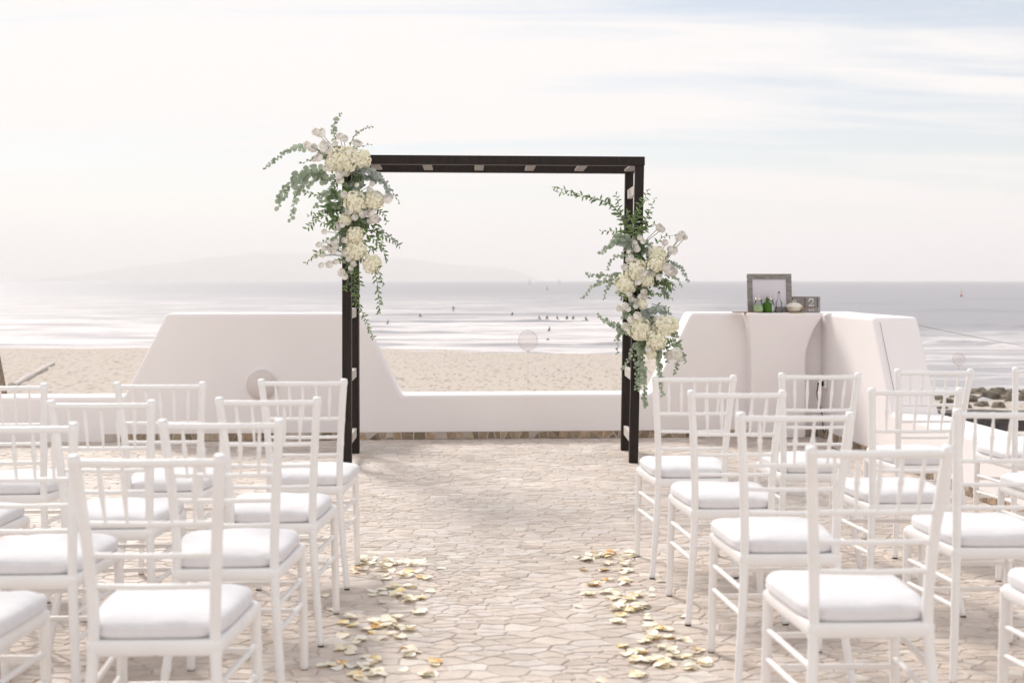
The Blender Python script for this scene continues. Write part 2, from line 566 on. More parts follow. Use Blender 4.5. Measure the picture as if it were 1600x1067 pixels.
def stone_mesh(mb, poly, joint, depth, warp, seg=0.045, lift=0.0, rnd=None):
    """one stone: chipped outline, rounded top arris, sunk sides; returns face count"""
    pts = []
    n = len(poly)
    cx = sum(p[0] for p in poly) / n; cy = sum(p[1] for p in poly) / n
    for i in range(n):
        a, c = poly[i], poly[(i + 1) % n]
        Ln = math.hypot(c[0] - a[0], c[1] - a[1])
        if Ln < 0.008: continue
        k = max(1, min(4, int(Ln / seg + 0.5)))
        for s_ in range(k):
            q = s_ / k
            pts.append((a[0] + (c[0] - a[0]) * q, a[1] + (c[1] - a[1]) * q))
    if len(pts) < 3: return 0
    w = []
    for x, y in pts:
        if warp:
            wx = warp * noise.noise((x * 11, y * 11, 2.0)); wy = warp * noise.noise((x * 11, y * 11, 7.0))
            x += wx; y += wy
        dx_, dy_ = cx - x, cy - y
        l = math.hypot(dx_, dy_) or 1
        w.append((x + dx_ / l * joint, y + dy_ / l * joint))
    m_ = len(w)
    inset = 0.0045
    V = [(x, y, -depth) for x, y in w] + [(x, y, -0.0035 + lift) for x, y in w]
    tx, ty = (random.uniform(-1, 1) * 0.006 for _ in (0, 1))
    for x, y in w:
        dx_, dy_ = cx - x, cy - y; l = math.hypot(dx_, dy_) or 1
        V.append((x + dx_ / l * inset, y + dy_ / l * inset, lift + (x - cx) * tx + (y - cy) * ty))
    F = []
    for i in range(m_):
        j = (i + 1) % m_
        F.append((i, j, m_ + j, m_ + i)); F.append((m_ + i, m_ + j, 2 * m_ + j, 2 * m_ + i))
    F.append(tuple(range(2 * m_, 3 * m_)))
    mb.add(V, F)
    return len(F)


rs = random.Random(11)
fl = MB()
fl.box((0, 4.2, -0.1044), (10.4, 14.6, 0.2))
floor = fl.build('terrace_floor', M['mortar'])
tag(floor, 'crazy paving terrace floor of irregular beige stones', None, None, 'structure')
# stones of uneven size, from hand-sized chips to slabs
pts = []
cell = 0.17
occ = {}
tries = 0
while tries < 120000 and len(pts) < 10500:
    tries += 1
    y = rs.uniform(2.2, 11.1); x = rs.uniform(-0.45 * y - 0.7, 0.45 * y + 0.7)
    rmin = 0.032 + 0.080 * max(0.0, min(1.0, 0.45 + 0.9 * noise.noise((x * 2.1, y * 2.1, 4)))) * rs.uniform(0.3, 1.5)
    k = (int(x // cell), int(y // cell)); ok = True
    for a in (-1, 0, 1):
        for c in (-1, 0, 1):
            for q in occ.get((k[0] + a, k[1] + c), ()):
                if ((q[0] - x) * 0.76) ** 2 + ((q[1] - y) * 1.22) ** 2 < max(rmin, q[2] * 0.8) ** 2: ok = False; break
            if not ok: break
        if not ok: break
    if ok:
        pts.append((x, y)); occ.setdefault(k, []).append((x, y, rmin))
cells = voronoi([(p[0] * 0.76, p[1] * 1.22) for p in pts], 0.17)
cells = [[(a / 0.76, c / 1.22) for a, c in poly] for poly in cells]


def poly_area(p):
    return 0.5 * abs(sum(p[i][0] * p[(i + 1) % len(p)][1] - p[(i + 1) % len(p)][0] * p[i][1] for i in range(len(p))))


order = []
for i, poly in enumerate(cells):
    if len(poly) < 3: continue
    x, y = pts[i]
    a = poly_area(poly)
    if a > 0.12: continue          # outer rim of the laid area
    inside = abs(x) * FPX / y < 800 and CAMH * FPX / y + 438 < 1067
    order.append((0 if inside else 1, -a / y ** 3, i))
order.sort()
rest = MB(); tones = []
for rank, (ins, _, i) in enumerate(order):
    x, y = pts[i]
    tone = max(0, min(1, 0.52 + 0.5 * noise.noise((x * 1.1, y * 1.1, 9)) + rs.gauss(0, 0.25)))
    lift = rs.uniform(-0.0012, 0.0012)
    if rank < 300 and ins == 0:
        sb = MB(); n_ = stone_mesh(sb, cells[i], 0.0026, 0.012, 0.030, lift=lift)
        if not n_: continue
        me = sb.mesh('paving_stone', M['paving']); set_tone(me, [tone] * n_)
        so = link('paving_stone', me, floor)
    else:
        n_ = stone_mesh(rest, cells[i], 0.0026, 0.012, 0.030, lift=lift)
        tones += [tone] * n_
me = rest.mesh('paving_stones', M['paving']); set_tone(me, tones)
so = link('paving_stones', me, floor); so['kind'] = 'stuff'

# ------------------------------------------------------------------ parapet walls
# local frame: origin at the inner corner of the back and side walls; +X right along the back wall, -Y towards the camera
CORNER = at(1283, 438, 11.10); CORNER.z = 0
WROT = WALL_YAW
cw, sw = math.cos(WROT), math.sin(WROT)


def wloc(lx, ly, lz=0.0):
    return Vector((CORNER.x + lx * cw - ly * sw, CORNER.y + lx * sw + ly * cw, lz))


def wall_x(px):
    """local x along the back wall's face seen at a pixel column"""
    r = (px - 800) / FPX
    # CORNER + lx*(cw,sw) : x/y = r
    return (r * CORNER.y - CORNER.x) / (cw - r * sw)


HI, LO = 1.0715, 0.375
xa, xb = wall_x(260), wall_x(562)
xc = wall_x(1081)
run = (HI - LO) * 0.505


def extrude_profile(mb, prof, y0, y1, along='x'):
    n = len(prof)
    if along == 'x':
        V = [(a, y0, z) for a, z in prof] + [(a, y1, z) for a, z in prof]
    else:
        V = [(y0, a, z) for a, z in prof] + [(y1, a, z) for a, z in prof]
    F = [(i, (i + 1) % n, n + (i + 1) % n, n + i) for i in range(n)]
    F += [tuple(reversed(range(n))), tuple(range(n, 2 * n))]
    mb.add(V, F)


def recalc(o):
    bm_ = bmesh.new(); bm_.from_mesh(o.data)
    bmesh.ops.recalc_face_normals(bm_, faces=bm_.faces[:]); bm_.to_mesh(o.data); bm_.free()
    return o


def wall_finish(o, w=0.03):
    recalc(o)
    md = o.modifiers.new('bevel', 'BEVEL'); md.width = w; md.segments = 4; md.limit_method = 'ANGLE'; md.angle_limit = math.radians(20)
    for p in o.data.polygons: p.use_smooth = True
    wn = o.modifiers.new('wn', 'WEIGHTED_NORMAL'); wn.keep_sharp = False


wb_ = MB()
XL = -7.4
T = 0.36
extrude_profile(wb_, [(XL, -1.9), (T, -1.9), (T, HI), (xc, HI), (xc - run, LO), (xb + run, LO), (xb, HI), (xa, HI), (xa - run, LO), (XL, LO)], 0, T)
back_wall = wb_.build('parapet_wall', M['plaster'], None, False, (CORNER.x, CORNER.y, 0), (0, 0, WROT))
wall_finish(back_wall)
tag(back_wall, 'white plastered parapet wall with sloping raised sections facing the sea', 'wall')

sb_ = MB()
yn = -1.28     # near end of the side wall's raised part
extrude_profile(sb_, [(-0.004, -1.9), (-0.004, HI - 0.003), (yn, HI - 0.003), (yn - 0.42, LO), (-8.6, LO), (-8.6, -1.9)], 0, 0.36, 'y')
side_wall = sb_.build('parapet_wall', M['plaster'], None, False, (CORNER.x, CORNER.y, 0), (0, 0, WROT))
wall_finish(side_wall)
tag(side_wall, 'white plastered side parapet sloping down behind the chairs on the table side', 'wall')


# stones of the skirting: one by one along the foot of each wall
def skirting(parent, length0, length1, vertical_fn, seed):
    r_ = random.Random(seed)
    H = 0.063
    x = length0; P = []
    while x < length1:
        P.append((x, r_.uniform(0.005, H - 0.005)))
        if r_.random() < 0.55: P.append((x + r_.uniform(-0.03, 0.03), r_.uniform(0.0, H)))
        x += r_.uniform(0.06, 0.13)
    cs = voronoi(P, 0.16, (length0, 0.0, length1, H))
    for poly in cs:
        if len(poly) < 3: continue
        poly = [(max(length0, min(length1, a)), max(0.0, min(H, c))) for a, c in poly]
        if poly_area(poly) < 2.5e-4: continue
        mb = MB(); n_ = stone_mesh(mb, poly, 0.0022, 0.03, 0.0, seg=0.08, lift=r_.uniform(-0.002, 0.003))
        if not n_: continue
        mb.v = [vertical_fn(*p) for p in mb.v]
        me = mb.mesh('skirting_stone', M['skirtstone']); set_tone(me, [r_.random()] * n_)
        o = link('skirting_stone', me, parent)
        recalc(o)


skirting(back_wall, -6.0, -0.03, lambda a, c, h: (a, -0.016 - h, c + 0.001), 3)
skirting(side_wall, -5.2, -0.045, lambda a, c, h: (-0.016 - h, a, c + 0.001), 4)
mb = MB(); mb.box((-3.0, -0.006, 0.033), (6.2, 0.018, 0.062)); mb.build('skirting_mortar', M['mortar'], back_wall)
mb = MB(); mb.box((-0.006, -2.64, 0.0335), (0.018, 5.2, 0.062)); mb.build('skirting_mortar', M['mortar'], side_wall)

# pedestal table in the corner, flared to its top
PX0, PX1 = wall_x(1152) + 0.045, wall_x(1290) - 0.075
pc = (PX0 + PX1) / 2
hw = (PX1 - PX0) / 2
pb_ = MB()
cwid = 0.238
def flare(z):
    q = max(0.0, min(1.0, (z - 0.66) / (1.045 - 0.66))); return q ** 1.9


ringsz = [(0.0, -0.05 - cwid, -0.05 + cwid, 0.14)]
for k in range(17):
    z = 0.66 + (1.045 - 0.66) * k / 16; q = flare(z)
    ringsz.append((z, (-0.05 - cwid) * (1 - q) - hw * q, (-0.05 + cwid) * (1 - q) + hw * q, 0.14 + 0.02 * q))
ringsz.append((1.0725, -hw, hw, 0.16))
V = []; F = []
for z, w0, w1, dp in ringsz:
    yb = 0.02
    V += [(w0, yb, z), (w1, yb, z), (w1, -dp, z), (w0, -dp, z)]
for i in range(len(ringsz) - 1):
    for k in range(4):
        F.append((i * 4 + k, i * 4 + (k + 1) % 4, i * 4 + 4 + (k + 1) % 4, i * 4 + 4 + k))
F.append((3, 2, 1, 0)); e = (len(ringsz) - 1) * 4; F.append((e, e + 1, e + 2, e + 3))
pb_.add(V, F)
tpos = wloc(pc, 0.0)
table = empty('pedestal_table', tpos, WROT)
tag(table, 'white plastered pedestal table flaring to its top in the wall corner', 'table')
ped = pb_.build('pedestal', M['plaster'], table); recalc(ped)
md = ped.modifiers.new('bevel', 'BEVEL'); md.width = 0.016; md.segments = 3; md.limit_method = 'ANGLE'; md.angle_limit = math.radians(50)
TOPZ = 1.0722

# round wall light
wl = empty('wall_light', wloc(wall_x(409), 0.0, CAMH - (600 - 438) * 10.84 / FPX), WROT)
tag(wl, 'round frosted wall light on the white parapet behind the first row', 'wall light')
M['frost'] = mat('frosted_cover', (0.68, 0.615, 0.59), 0.45, 6, (0.73, 0.665, 0.64))
def lathe_y(mb, prof, n=32):
    o0 = len(mb.v); mb.lathe(prof, n)
    mb.v[o0:] = [(x, -z, y) for x, y, z in mb.v[o0:]]
mb = MB(); lathe_y(mb, [(0.138, 0.0), (0.138, 0.012), (0.13, 0.018)]); recalc(mb.build('base_ring', M['plaster'], wl, True))
mb = MB(); lathe_y(mb, [(0.128, 0.016), (0.124, 0.03), (0.108, 0.047), (0.08, 0.06), (0.04, 0.067), (0.005, 0.069)]); recalc(mb.build('cover', M['frost'], wl, True))

# ------------------------------------------------------------------ chairs
def prof_nodes(n, base, nodes, rise=0.14, width=0.012):
    """bamboo-like radius along a 0..1 parameter"""
    out_ = []
    for i in range(n):
        q = i / (n - 1)
        r = base
        for c in nodes:
            r += base * rise * math.exp(-((q - c) / width) ** 2)
        out_.append(r)
    return out_


def lerp_path(P, n):
    P = [Vector(p) for p in P]
    seg = [(P[i + 1] - P[i]).length for i in range(len(P) - 1)]
    tot = sum(seg); outp = []
    for k in range(n):
        dd = tot * k / (n - 1); i = 0
        while i < len(seg) - 1 and dd > seg[i]: dd -= seg[i]; i += 1
        q = min(1, dd / seg[i])
        outp.append(P[i].lerp(P[i + 1], q))
    return outp


def smooth_path(P, n):
    """Catmull-Rom through P"""
    P = [Vector(p) for p in P]
    P = [P[0] * 2 - P[1]] + P + [P[-1] * 2 - P[-2]]
    m_ = len(P) - 3; outp = []
    for k in range(n):
        u = m_ * k / (n - 1); i = min(int(u), m_ - 1); q = u - i
        a, b_, c, d = P[i:i + 4]
        outp.append(0.5 * ((2 * b_) + (c - a) * q + (2 * a - 5 * b_ + 4 * c - d) * q * q + (3 * b_ - a - 3 * c + d) * q ** 3))
    return outp


def post_path(s):
    return smooth_path([(s * 0.192, 0.005, 0.004), (s * 0.168, 0.052, 0.22), (s * 0.1525, 0.078, 0.44), (s * 0.160, 0.055, 0.66), (s * 0.180, 0.0, 0.918)], 64)


def post_at(s, z):
    P = post_path(s)
    for a, c in zip(P, P[1:]):
        if a.z <= z <= c.z: return a.lerp(c, (z - a.z) / (c.z - a.z))
    return P[-1]


def make_chair():
    root = empty('banquet_chair')
    W = M['chair']
    for s in (-1, 1):
        mb = MB(); P = post_path(s)
        rr = prof_nodes(64, 0.0144, (0.16, 0.30, 0.46, 0.55, 0.72, 0.83, 0.985), 0.13, 0.008)
        rr = [r * (0.86 + 0.16 * min(1, i / 22)) for i, r in enumerate(rr)]
        mb.tube(P, rr, 14)
        bp_ = mb.build('back_post', W, root, True)
        mb = MB(); mb.lathe([(0.0125, 0), (0.0125, 0.006)], 10, (s * 0.192, 0.005, 0)); mb.build('foot_cap', M['rubber'], bp_)
        mb = MB()
        mb.tube(lerp_path([(s * 0.196, 0.475, 0.004), (s * 0.186, 0.466, 0.43)], 34), [r * (0.9 + 0.12 * i / 33) for i, r in enumerate(prof_nodes(34, 0.0152, (0.30, 0.52, 0.73), 0.13, 0.012))], 14)
        fl_ = mb.build('front_leg', W, root, True)
        mb = MB(); mb.lathe([(0.0125, 0), (0.0125, 0.006)], 10, (s * 0.196, 0.475, 0)); mb.build('foot_cap', M['rubber'], fl_)
    # back rails
    for nm, z, r in (('top_rail', 0.899, 0.0102), ('back_rail', 0.742, 0.0076), ('back_rail', 0.660, 0.0072), ('back_rail', 0.580, 0.0072)):
        a, c = post_at(-1, z), post_at(1, z)
        mb = MB(); mid = (a + c) / 2 + Vector((0, -0.012, 0))
        mb.tube(smooth_path([a, mid, c], 44), prof_nodes(44, r, (0.17, 0.335, 0.5, 0.665, 0.83), 0.17, 0.012), 12)
        mb.build(nm, W, root, True)
    a1, c1 = post_at(-1, 0.899), post_at(1, 0.899)
    a0, c0 = post_at(-1, 0.742), post_at(1, 0.742)
    for k in range(5):
        q = (k + 1) / 6
        lift_ = -0.012 * (1 - (2 * q - 1) ** 2)
        p0 = a0.lerp(c0, q) + Vector((0, lift_, 0)); p1 = a1.lerp(c1, q) + Vector((0, lift_, 0))
        n_ = 22; rr = []
        for i in range(n_):
            u = i / (n_ - 1)
            rr.append(0.0042 + 0.0027 * math.exp(-((u - 0.5) / 0.22) ** 2) + 0.0022 * math.exp(-((u - 0.52) / 0.03) ** 2) + 0.0016 * math.exp(-((u - 0.78) / 0.03) ** 2))
        mb = MB(); mb.tube(lerp_path([p0, p1], n_), rr, 10); mb.build('spindle', W, root, True)
    # seat frame: a rounded trapezoid ring
    def outline(off, n=10):
        C4 = [(-0.168 - off, 0.062 - off), (0.168 + off, 0.062 - off), (0.204 + off, 0.490 + off), (-0.204 - off, 0.490 + off)]
        R = [0.02, 0.02, 0.06, 0.06]; outp = []
        for i in range(4):
            p = Vector(C4[i]); a = (Vector(C4[i - 1]) - p).normalized(); c = (Vector(C4[(i + 1) % 4]) - p).normalized()
            for k in range(n):
                q = k / (n - 1)
                A = p + a * R[i] * (1 - q); B = p + c * R[i] * q
                outp.append(A * (1 - q) + B * q)
        return outp
    O = outline(0.0); I = outline(-0.035); n_ = len(O)
    mb = MB()
    rings = [(O, 0.402, -0.004), (O, 0.410, 0.0), (O, 0.434, 0.002), (O, 0.442, -0.003)]
    V = []
    for R_, z, off in rings:
        V += [(p.x * (1 + off / 0.2), p.y + (p.y - 0.28) * off / 0.2, z) for p in R_]
    V += [(p.x, p.y, 0.442) for p in I] + [(p.x, p.y, 0.402) for p in I]
    F = []
    for i in range(6):
        for k in range(n_):
            a, c = i * n_ + k, i * n_ + (k + 1) % n_
            a2, c2 = ((i + 1) % 6) * n_ + k, ((i + 1) % 6) * n_ + (k + 1) % n_
            F.append((a, c, c2, a2))
    mb.add(V, F)
    mb.add([(p.x, p.y, 0.425) for p in I], [tuple(range(n_))])
    sf = mb.build('seat_frame', W, root, True); recalc(sf); bevel(sf, 0.003, 2, 50)
    # stretchers
    def leg_at(s, z):
        return Vector((s * (0.196 - 0.01 * z / 0.43), 0.475 - 0.009 * z / 0.43, z))
    for s in (-1, 1):
        for zf, zb in ((0.318, 0.322), (0.232, 0.244)):
            mb = MB(); mb.tube(lerp_path([post_at(s, zb), leg_at(s, zf)], 26), prof_nodes(26, 0.0086, (0.28, 0.72), 0.15, 0.02), 10)
            mb.build('stretcher', W, root, True)
    for z in (0.300, 0.205):
        mb = MB(); mb.tube(lerp_path([leg_at(-1, z), leg_at(1, z)], 30), prof_nodes(30, 0.0086, (0.25, 0.5, 0.75), 0.15, 0.018), 10)
        mb.build('stretcher', W, root, True)
    return root


def cushion_mesh(seed):
    r_ = random.Random(seed)
    n = 56; V = []; F = []
    base = []
    for k in range(n):
        a = 2 * math.pi * k / n
        e = 0.36
        ux = math.copysign(abs(math.cos(a)) ** e, math.cos(a)); uy = math.copysign(abs(math.sin(a)) ** e, math.sin(a))
        hw_ = 0.171 + (0.203 - 0.171) * (uy * 0.5 + 0.5)
        base.append((ux * hw_, 0.285 + uy * 0.212))
    prof_ = [(0.90, 0.0), (0.975, 0.001), (1.0, 0.007), (1.010, 0.015), (1.0, 0.0215), (1.008, 0.027), (0.99, 0.0355), (0.95, 0.042), (0.88, 0.0475), (0.76, 0.052), (0.58, 0.0555), (0.38, 0.0575), (0.18, 0.058)]
    ph = r_.uniform(0, 50)
    for s, z in prof_:
        for k in range(n):
            x, y = base[k]
            x2, y2 = x * s, 0.285 + (y - 0.285) * s
            wv = 0.0055 * noise.noise((x2 * 9 + ph, y2 * 9, z * 20)) + 0.003 * noise.noise((x2 * 22 + ph, y2 * 14, 3)) + (0.0022 * noise.noise((k * 0.55 + ph, z * 60, 1)) if 0.9 < s else 0.0)
            V.append((x2 * (1 + wv * 2.0), y2 + (y2 - 0.285) * wv * 2, 0.4425 + z + (wv if z > 0.02 else 0)))
    m_ = len(prof_)
    for i in range(m_ - 1):
        for k in range(n):
            F.append((i * n + k, i * n + (k + 1) % n, (i + 1) * n + (k + 1) % n, (i + 1) * n + k))
    F.append(tuple(range((m_ - 1) * n, m_ * n))); F.append(tuple(reversed(range(n))))
    b_ = MB(); b_.add(V, F)
    return b_.mesh('cushion', M['cushion'], True)


CUSH = [cushion_mesh(i) for i in range(5)]
chair0 = make_chair()
HT = CAMH - 0.92      # drop from the camera to a chair's post tops


def chair_spot(l, r):
    """from the pixels of the two post tops"""
    def P(q):
        d = FPX * HT / (q[1] - 438); return Vector(((q[0] - 800) * d / FPX, d))
    a = P(l) if l else None; c = P(r) if r else None
    if a is None: ang = 0.03; mid = c - Vector((math.cos(ang), math.sin(ang))) * 0.18
    elif c is None: ang = 0.03; mid = a + Vector((math.cos(ang), math.sin(ang))) * 0.18
    else:
        m_ = math.atan2(c.y - a.y, c.x - a.x); ang = 0.05 * m_ + 0.02; mid = (a + c) / 2
    return mid.x, mid.y, ang


SPOTS = [
    ((412, 593), (533, 591), 'white chair at the aisle in the front row, touching the arch post flowers hang on', 'L'),
    ((186, 598.7), (312, 595), '', 'L'), (None, (69, 598.7), '', 'L'),
    ((347, 621), (491, 620), '', 'L'), ((83, 627), (232, 623), '', 'L'), (None, (-35, 629), '', 'L'),
    ((259, 657), (430, 653), '', 'L'), (None, (115, 660), '', 'L'),
    ((114, 712), (343, 708), '', 'L'), (None, (-36, 716), '', 'L'),
    ((1026, 588), (1143, 584.6), '', 'R'), ((1222.6, 583.4), (1339.6, 581.4), '', 'R'), ((1400, 577.6), (1519, 575), '', 'R'), ((1587, 574), None, '', 'R'),
    ((1082, 610), (1221, 609), '', 'R'), ((1363, 608.5), (1498, 603), '', 'R'), ((1640, 601), None, '', 'R'),
    ((1159, 643), (1329, 644.5), '', 'R'), ((1495.7, 639), None, '', 'R'),
    ((1265, 698), (1484, 695), '', 'R'), ((1690, 694), None, '', 'R'),
]
SEAT = {0: ('first', 'aisle'), 1: ('first', 'second'), 2: ('first', 'third'), 3: ('second', 'aisle'), 4: ('second', 'second'), 5: ('second', 'third'),
        6: ('third', 'aisle'), 7: ('third', 'second'), 8: ('fourth', 'aisle'), 9: ('fourth', 'second'),
        10: ('first', 'aisle'), 11: ('first', 'second'), 12: ('first', 'third'), 13: ('first', 'fourth'), 14: ('second', 'aisle'), 15: ('second', 'second'), 16: ('second', 'third'),
        17: ('third', 'aisle'), 18: ('third', 'second'), 19: ('fourth', 'aisle'), 20: ('fourth', 'second')}
CHAIRS = []
for i, (l, r, _, side) in enumerate(SPOTS):
    x, y, a = chair_spot(l, r)
    row, seat = SEAT[i]
    o = chair0 if i == 0 else copy_tree(chair0)
    o.location = (x, y, 0.0); o.rotation_euler = (0, 0, a)
    CHAIRS.append(o)
    where = 'wall-light' if side == 'L' else 'table'
    sd = 'left block' if side == 'L' else 'right block'
    pos = 'on the aisle' if seat == 'aisle' else seat + ' seat from the aisle'
    tag(o, f'white chair, {row} row from the sea, {sd}, {pos}', 'chair', 'white ceremony chairs set in rows')
for i, o in enumerate(CHAIRS):
    cu = link('cushion', CUSH[i % 5], o, (rs.uniform(-0.006, 0.006), rs.uniform(-0.006, 0.006), 0))
    cu.rotation_euler = (0, 0, rs.uniform(-0.025, 0.025))

# ------------------------------------------------------------------ wooden arch
AL_F = Vector((-1.2036, 9.345)); AL_R = Vector((-1.228, 10.02))
AR_F = Vector((0.899, 9.49)); AR_R = Vector((0.898, 10.18))
LEAN = 0.045
arch = empty('wedding_arch', (-0.16, 9.76, 0))
tag(arch, 'dark wooden square arch frame with pale rungs on the terrace', 'arch')
PW = 0.066; AH = 2.262


def to_arch(p):
    return Vector((p[0] + 0.16, p[1] - 9.76, p[2]))


def arch_bar(name, a, c, w, h, material, up=(0, 0, 1), bw=0.003):
    mb = MB(); mb.bar(to_arch(a), to_arch(c), w, h, up)
    o = mb.build(name, material, arch); bevel(o, bw, 2)
    return o


tops = {}
for nm, p, ln in (('lf', AL_F, 0.0), ('lr', AL_R, -0.005), ('rf', AR_F, LEAN), ('rr', AR_R, LEAN * 0.75)):
    t_ = Vector((p.x + ln, p.y, AH - PW))
    arch_bar('post', (p.x, p.y, 0.0), t_, PW, PW, M['darkwood'], (0, 1, 0))
    tops[nm] = t_
for s in ('f', 'r'):
    a, c = tops['l' + s].copy(), tops['r' + s].copy()
    dirv = (c - a).normalized()
    a = a - dirv * 0.034; c = c + dirv * 0.036; a.z = c.z = AH - PW / 2 + 0.001
    arch_bar('beam', a, c, PW + 0.004, PW, M['darkwood'])
for k in range(6):
    q = 0.085 + k * 0.182
    a = tops['lf'].lerp(tops['rf'], q); c = tops['lr'].lerp(tops['rr'], q)
    dv = (c - a).normalized() * (PW / 2 + 0.003)
    a = a + dv; c = c - dv; a.z = c.z = AH - 0.044
    arch_bar('batten', a, c, 0.07, 0.016, M['batten'])
for side in 'lr':
    F_, R_ = (AL_F, AL_R) if side == 'l' else (AR_F, AR_R)
    for z in (0.165, 0.632, 1.10, 1.565, 2.03):
        q = z / (AH - PW)
        a = Vector((F_.x, F_.y, 0)).lerp(tops[side + 'f'], q); c = Vector((R_.x, R_.y, 0)).lerp(tops[side + 'r'], q)
        a.z = c.z = z
        dv = (c - a).normalized() * (PW / 2 + 0.001)
        arch_bar('rung', a + dv, c - dv, 0.032, 0.072, M['palewood'])

# ------------------------------------------------------------------ flowers and greenery
def leafmat(name, c1, c2, rough=0.55, trans=0.25):
    m = bpy.data.materials.new(name); m.use_nodes = True
    t = m.node_tree; b = t.nodes['Principled BSDF']
    oi = t.nodes.new('ShaderNodeObjectInfo')
    g_ = t.nodes.new('ShaderNodeNewGeometry')
    ad = math_node(t, 'FRACT', math_node(t, 'ADD', oi.outputs['Random'], g_.outputs['Random Per Island']))
    mx = t.nodes.new('ShaderNodeMix'); mx.data_type = 'RGBA'
    t.links.new(ad, mx.inputs['Factor']); mx.inputs['A'].default_value = (*c1, 1); mx.inputs['B'].default_value = (*c2, 1)
    t.links.new(mx.outputs['Result'], b.inputs['Base Color'])
    b.inputs['Roughness'].default_value = rough
    tr = t.nodes.new('ShaderNodeBsdfTranslucent'); t.links.new(mx.outputs['Result'], tr.inputs['Color'])
    ms = t.nodes.new('ShaderNodeMixShader'); ms.inputs[0].default_value = trans
    t.links.new(b.outputs[0], ms.inputs[1]); t.links.new(tr.outputs[0], ms.inputs[2])
    t.links.new(ms.outputs[0], t.nodes['Material Output'].inputs['Surface'])
    return m


M['euca'] = leafmat('eucalyptus_leaf', (0.24, 0.305, 0.21), (0.44, 0.51, 0.39))
M['dusty'] = leafmat('dusty_leaf', (0.30, 0.35, 0.32), (0.44, 0.49, 0.45))
M['rusc'] = leafmat('ruscus_leaf', (0.085, 0.165, 0.055), (0.22, 0.31, 0.12), 0.4, 0.4)
M['stem'] = mat('stem', (0.14, 0.16, 0.08), 0.6)
M['white_petal'] = leafmat('white_petal', (0.97, 0.945, 0.90), (0.985, 0.965, 0.93), 0.6, 0.2)
M['cream_petal'] = leafmat('cream_petal', (0.97, 0.94, 0.74), (0.985, 0.965, 0.84), 0.6, 0.2)
M['heart'] = mat('flower_heart', (0.55, 0.48, 0.16), 0.7)


def leaf_shape(kind):
    """flat-ish leaf along +Y from the origin, unit length, slightly cupped"""
    if kind == 'round':
        pts_ = [(0, 0), (0.30, 0.12), (0.48, 0.42), (0.42, 0.74), (0.22, 0.94), (0, 1.0), (-0.22, 0.94), (-0.42, 0.74), (-0.48, 0.42), (-0.30, 0.12)]
    else:
        pts_ = [(0, 0), (0.10, 0.14), (0.175, 0.36), (0.155, 0.62), (0.08, 0.85), (0, 1.0), (-0.08, 0.85), (-0.155, 0.62), (-0.175, 0.36), (-0.10, 0.14)]
    V = [(x, y, 0.22 * abs(x) - 0.18 * y * y) for x, y in pts_]
    V.append((0, 0.45, -0.05)); c = len(V) - 1
    n = len(pts_)
    return V, [(i, (i + 1) % n, c) for i in range(n)]


LEAFME = {}
for key, kind, mk in (('euca', 'round', 'euca'), ('dusty', 'round', 'dusty'), ('rusc', 'long', 'rusc')):
    b_ = MB(); b_.add(*leaf_shape(kind)); LEAFME[key] = b_.mesh(key + '_leaf', M[mk], True)

fr = random.Random(21)


def frame_from(t, up):
    t = t.normalized(); s = t.cross(up)
    if s.length < 1e-3: s = t.cross(Vector((1, 0, 0)))
    s.normalize(); u = s.cross(t)
    m_ = Matrix((s, t, u)).transposed()
    return m_


def branch(root, name, pts3, kind, n, size, single=True, taper=0.45):
    """a stem with its leaves; single=True makes each leaf an object of its own"""
    P = smooth_path(pts3, 22)
    org = root.location
    P = [p - org for p in P]
    mb = MB(); mb.tube(P, [0.0032 * (1 - 0.7 * i / 21) for i in range(22)], 5)
    st = mb.build(name, M['stem'], root, True)
    lm = MB()
    for k in range(n):
        q = 0.06 + 0.94 * (k + fr.uniform(-0.2, 0.2)) / max(1, n - 1)
        q = min(0.999, max(0.0, q)); u = q * 21; i = min(20, int(u))
        p = P[i].lerp(P[i + 1], u - i); t_ = (P[i + 1] - P[i]).normalized()
        sz = size * (1 - taper * q) * fr.uniform(0.6, 1.2)
        side = 1 if k % 2 else -1
        ax = Vector((fr.uniform(-1, 1), fr.uniform(-0.6, 0.6), fr.uniform(-1, 1)))
        lat = t_.cross(Vector((0, -1, 0.15)))
        if lat.length < 1e-3: lat = Vector((1, 0, 0))
        lat.normalize()
        dirv = (lat * side * fr.uniform(0.25, 1.1) + t_ * fr.uniform(0.1, 1.0) + Vector((fr.uniform(-0.25, 0.25), fr.uniform(-0.9, 0.7), fr.uniform(-0.5, 0.2)))).normalized()
        m3 = frame_from(dirv, Vector((fr.uniform(-0.5, 0.5), -1, fr.uniform(-0.2, 0.9))).normalized())
        m4 = Matrix.Translation(p) @ m3.to_4x4() @ Matrix.Diagonal((sz, sz, sz, 1))
        if single:
            lo = bpy.data.objects.new('leaf', LEAFME[kind]); COL.objects.link(lo); lo.parent = st; lo.matrix_local = m4
        else:
            me = LEAFME[kind]
            lm.add([m4 @ v_.co for v_ in me.vertices], [tuple(p_.vertices) for p_ in me.polygons])
    if not single:
        lo = lm.build('leaves', M[kind], st, True); lo['kind'] = 'stuff'
    return st


def petal_patch(length, width, cup, curl, nu=4, nv=4):
    V = []; F = []
    for i in range(nu + 1):
        u = i / nu
        wv = width * (math.sin(math.pi * (0.12 + 0.80 * u)) ** 0.8)
        for j in range(nv + 1):
            v_ = j / nv * 2 - 1
            x = v_ * wv * 0.5
            y = length * u
            z = cup * (v_ * v_) * wv + curl * u * u * length
            V.append(Vector((x, y, z)))
    for i in range(nu):
        for j in range(nv):
            a = i * (nv + 1) + j
            F.append((a, a + 1, a + nv + 2, a + nv + 1))
    return V, F


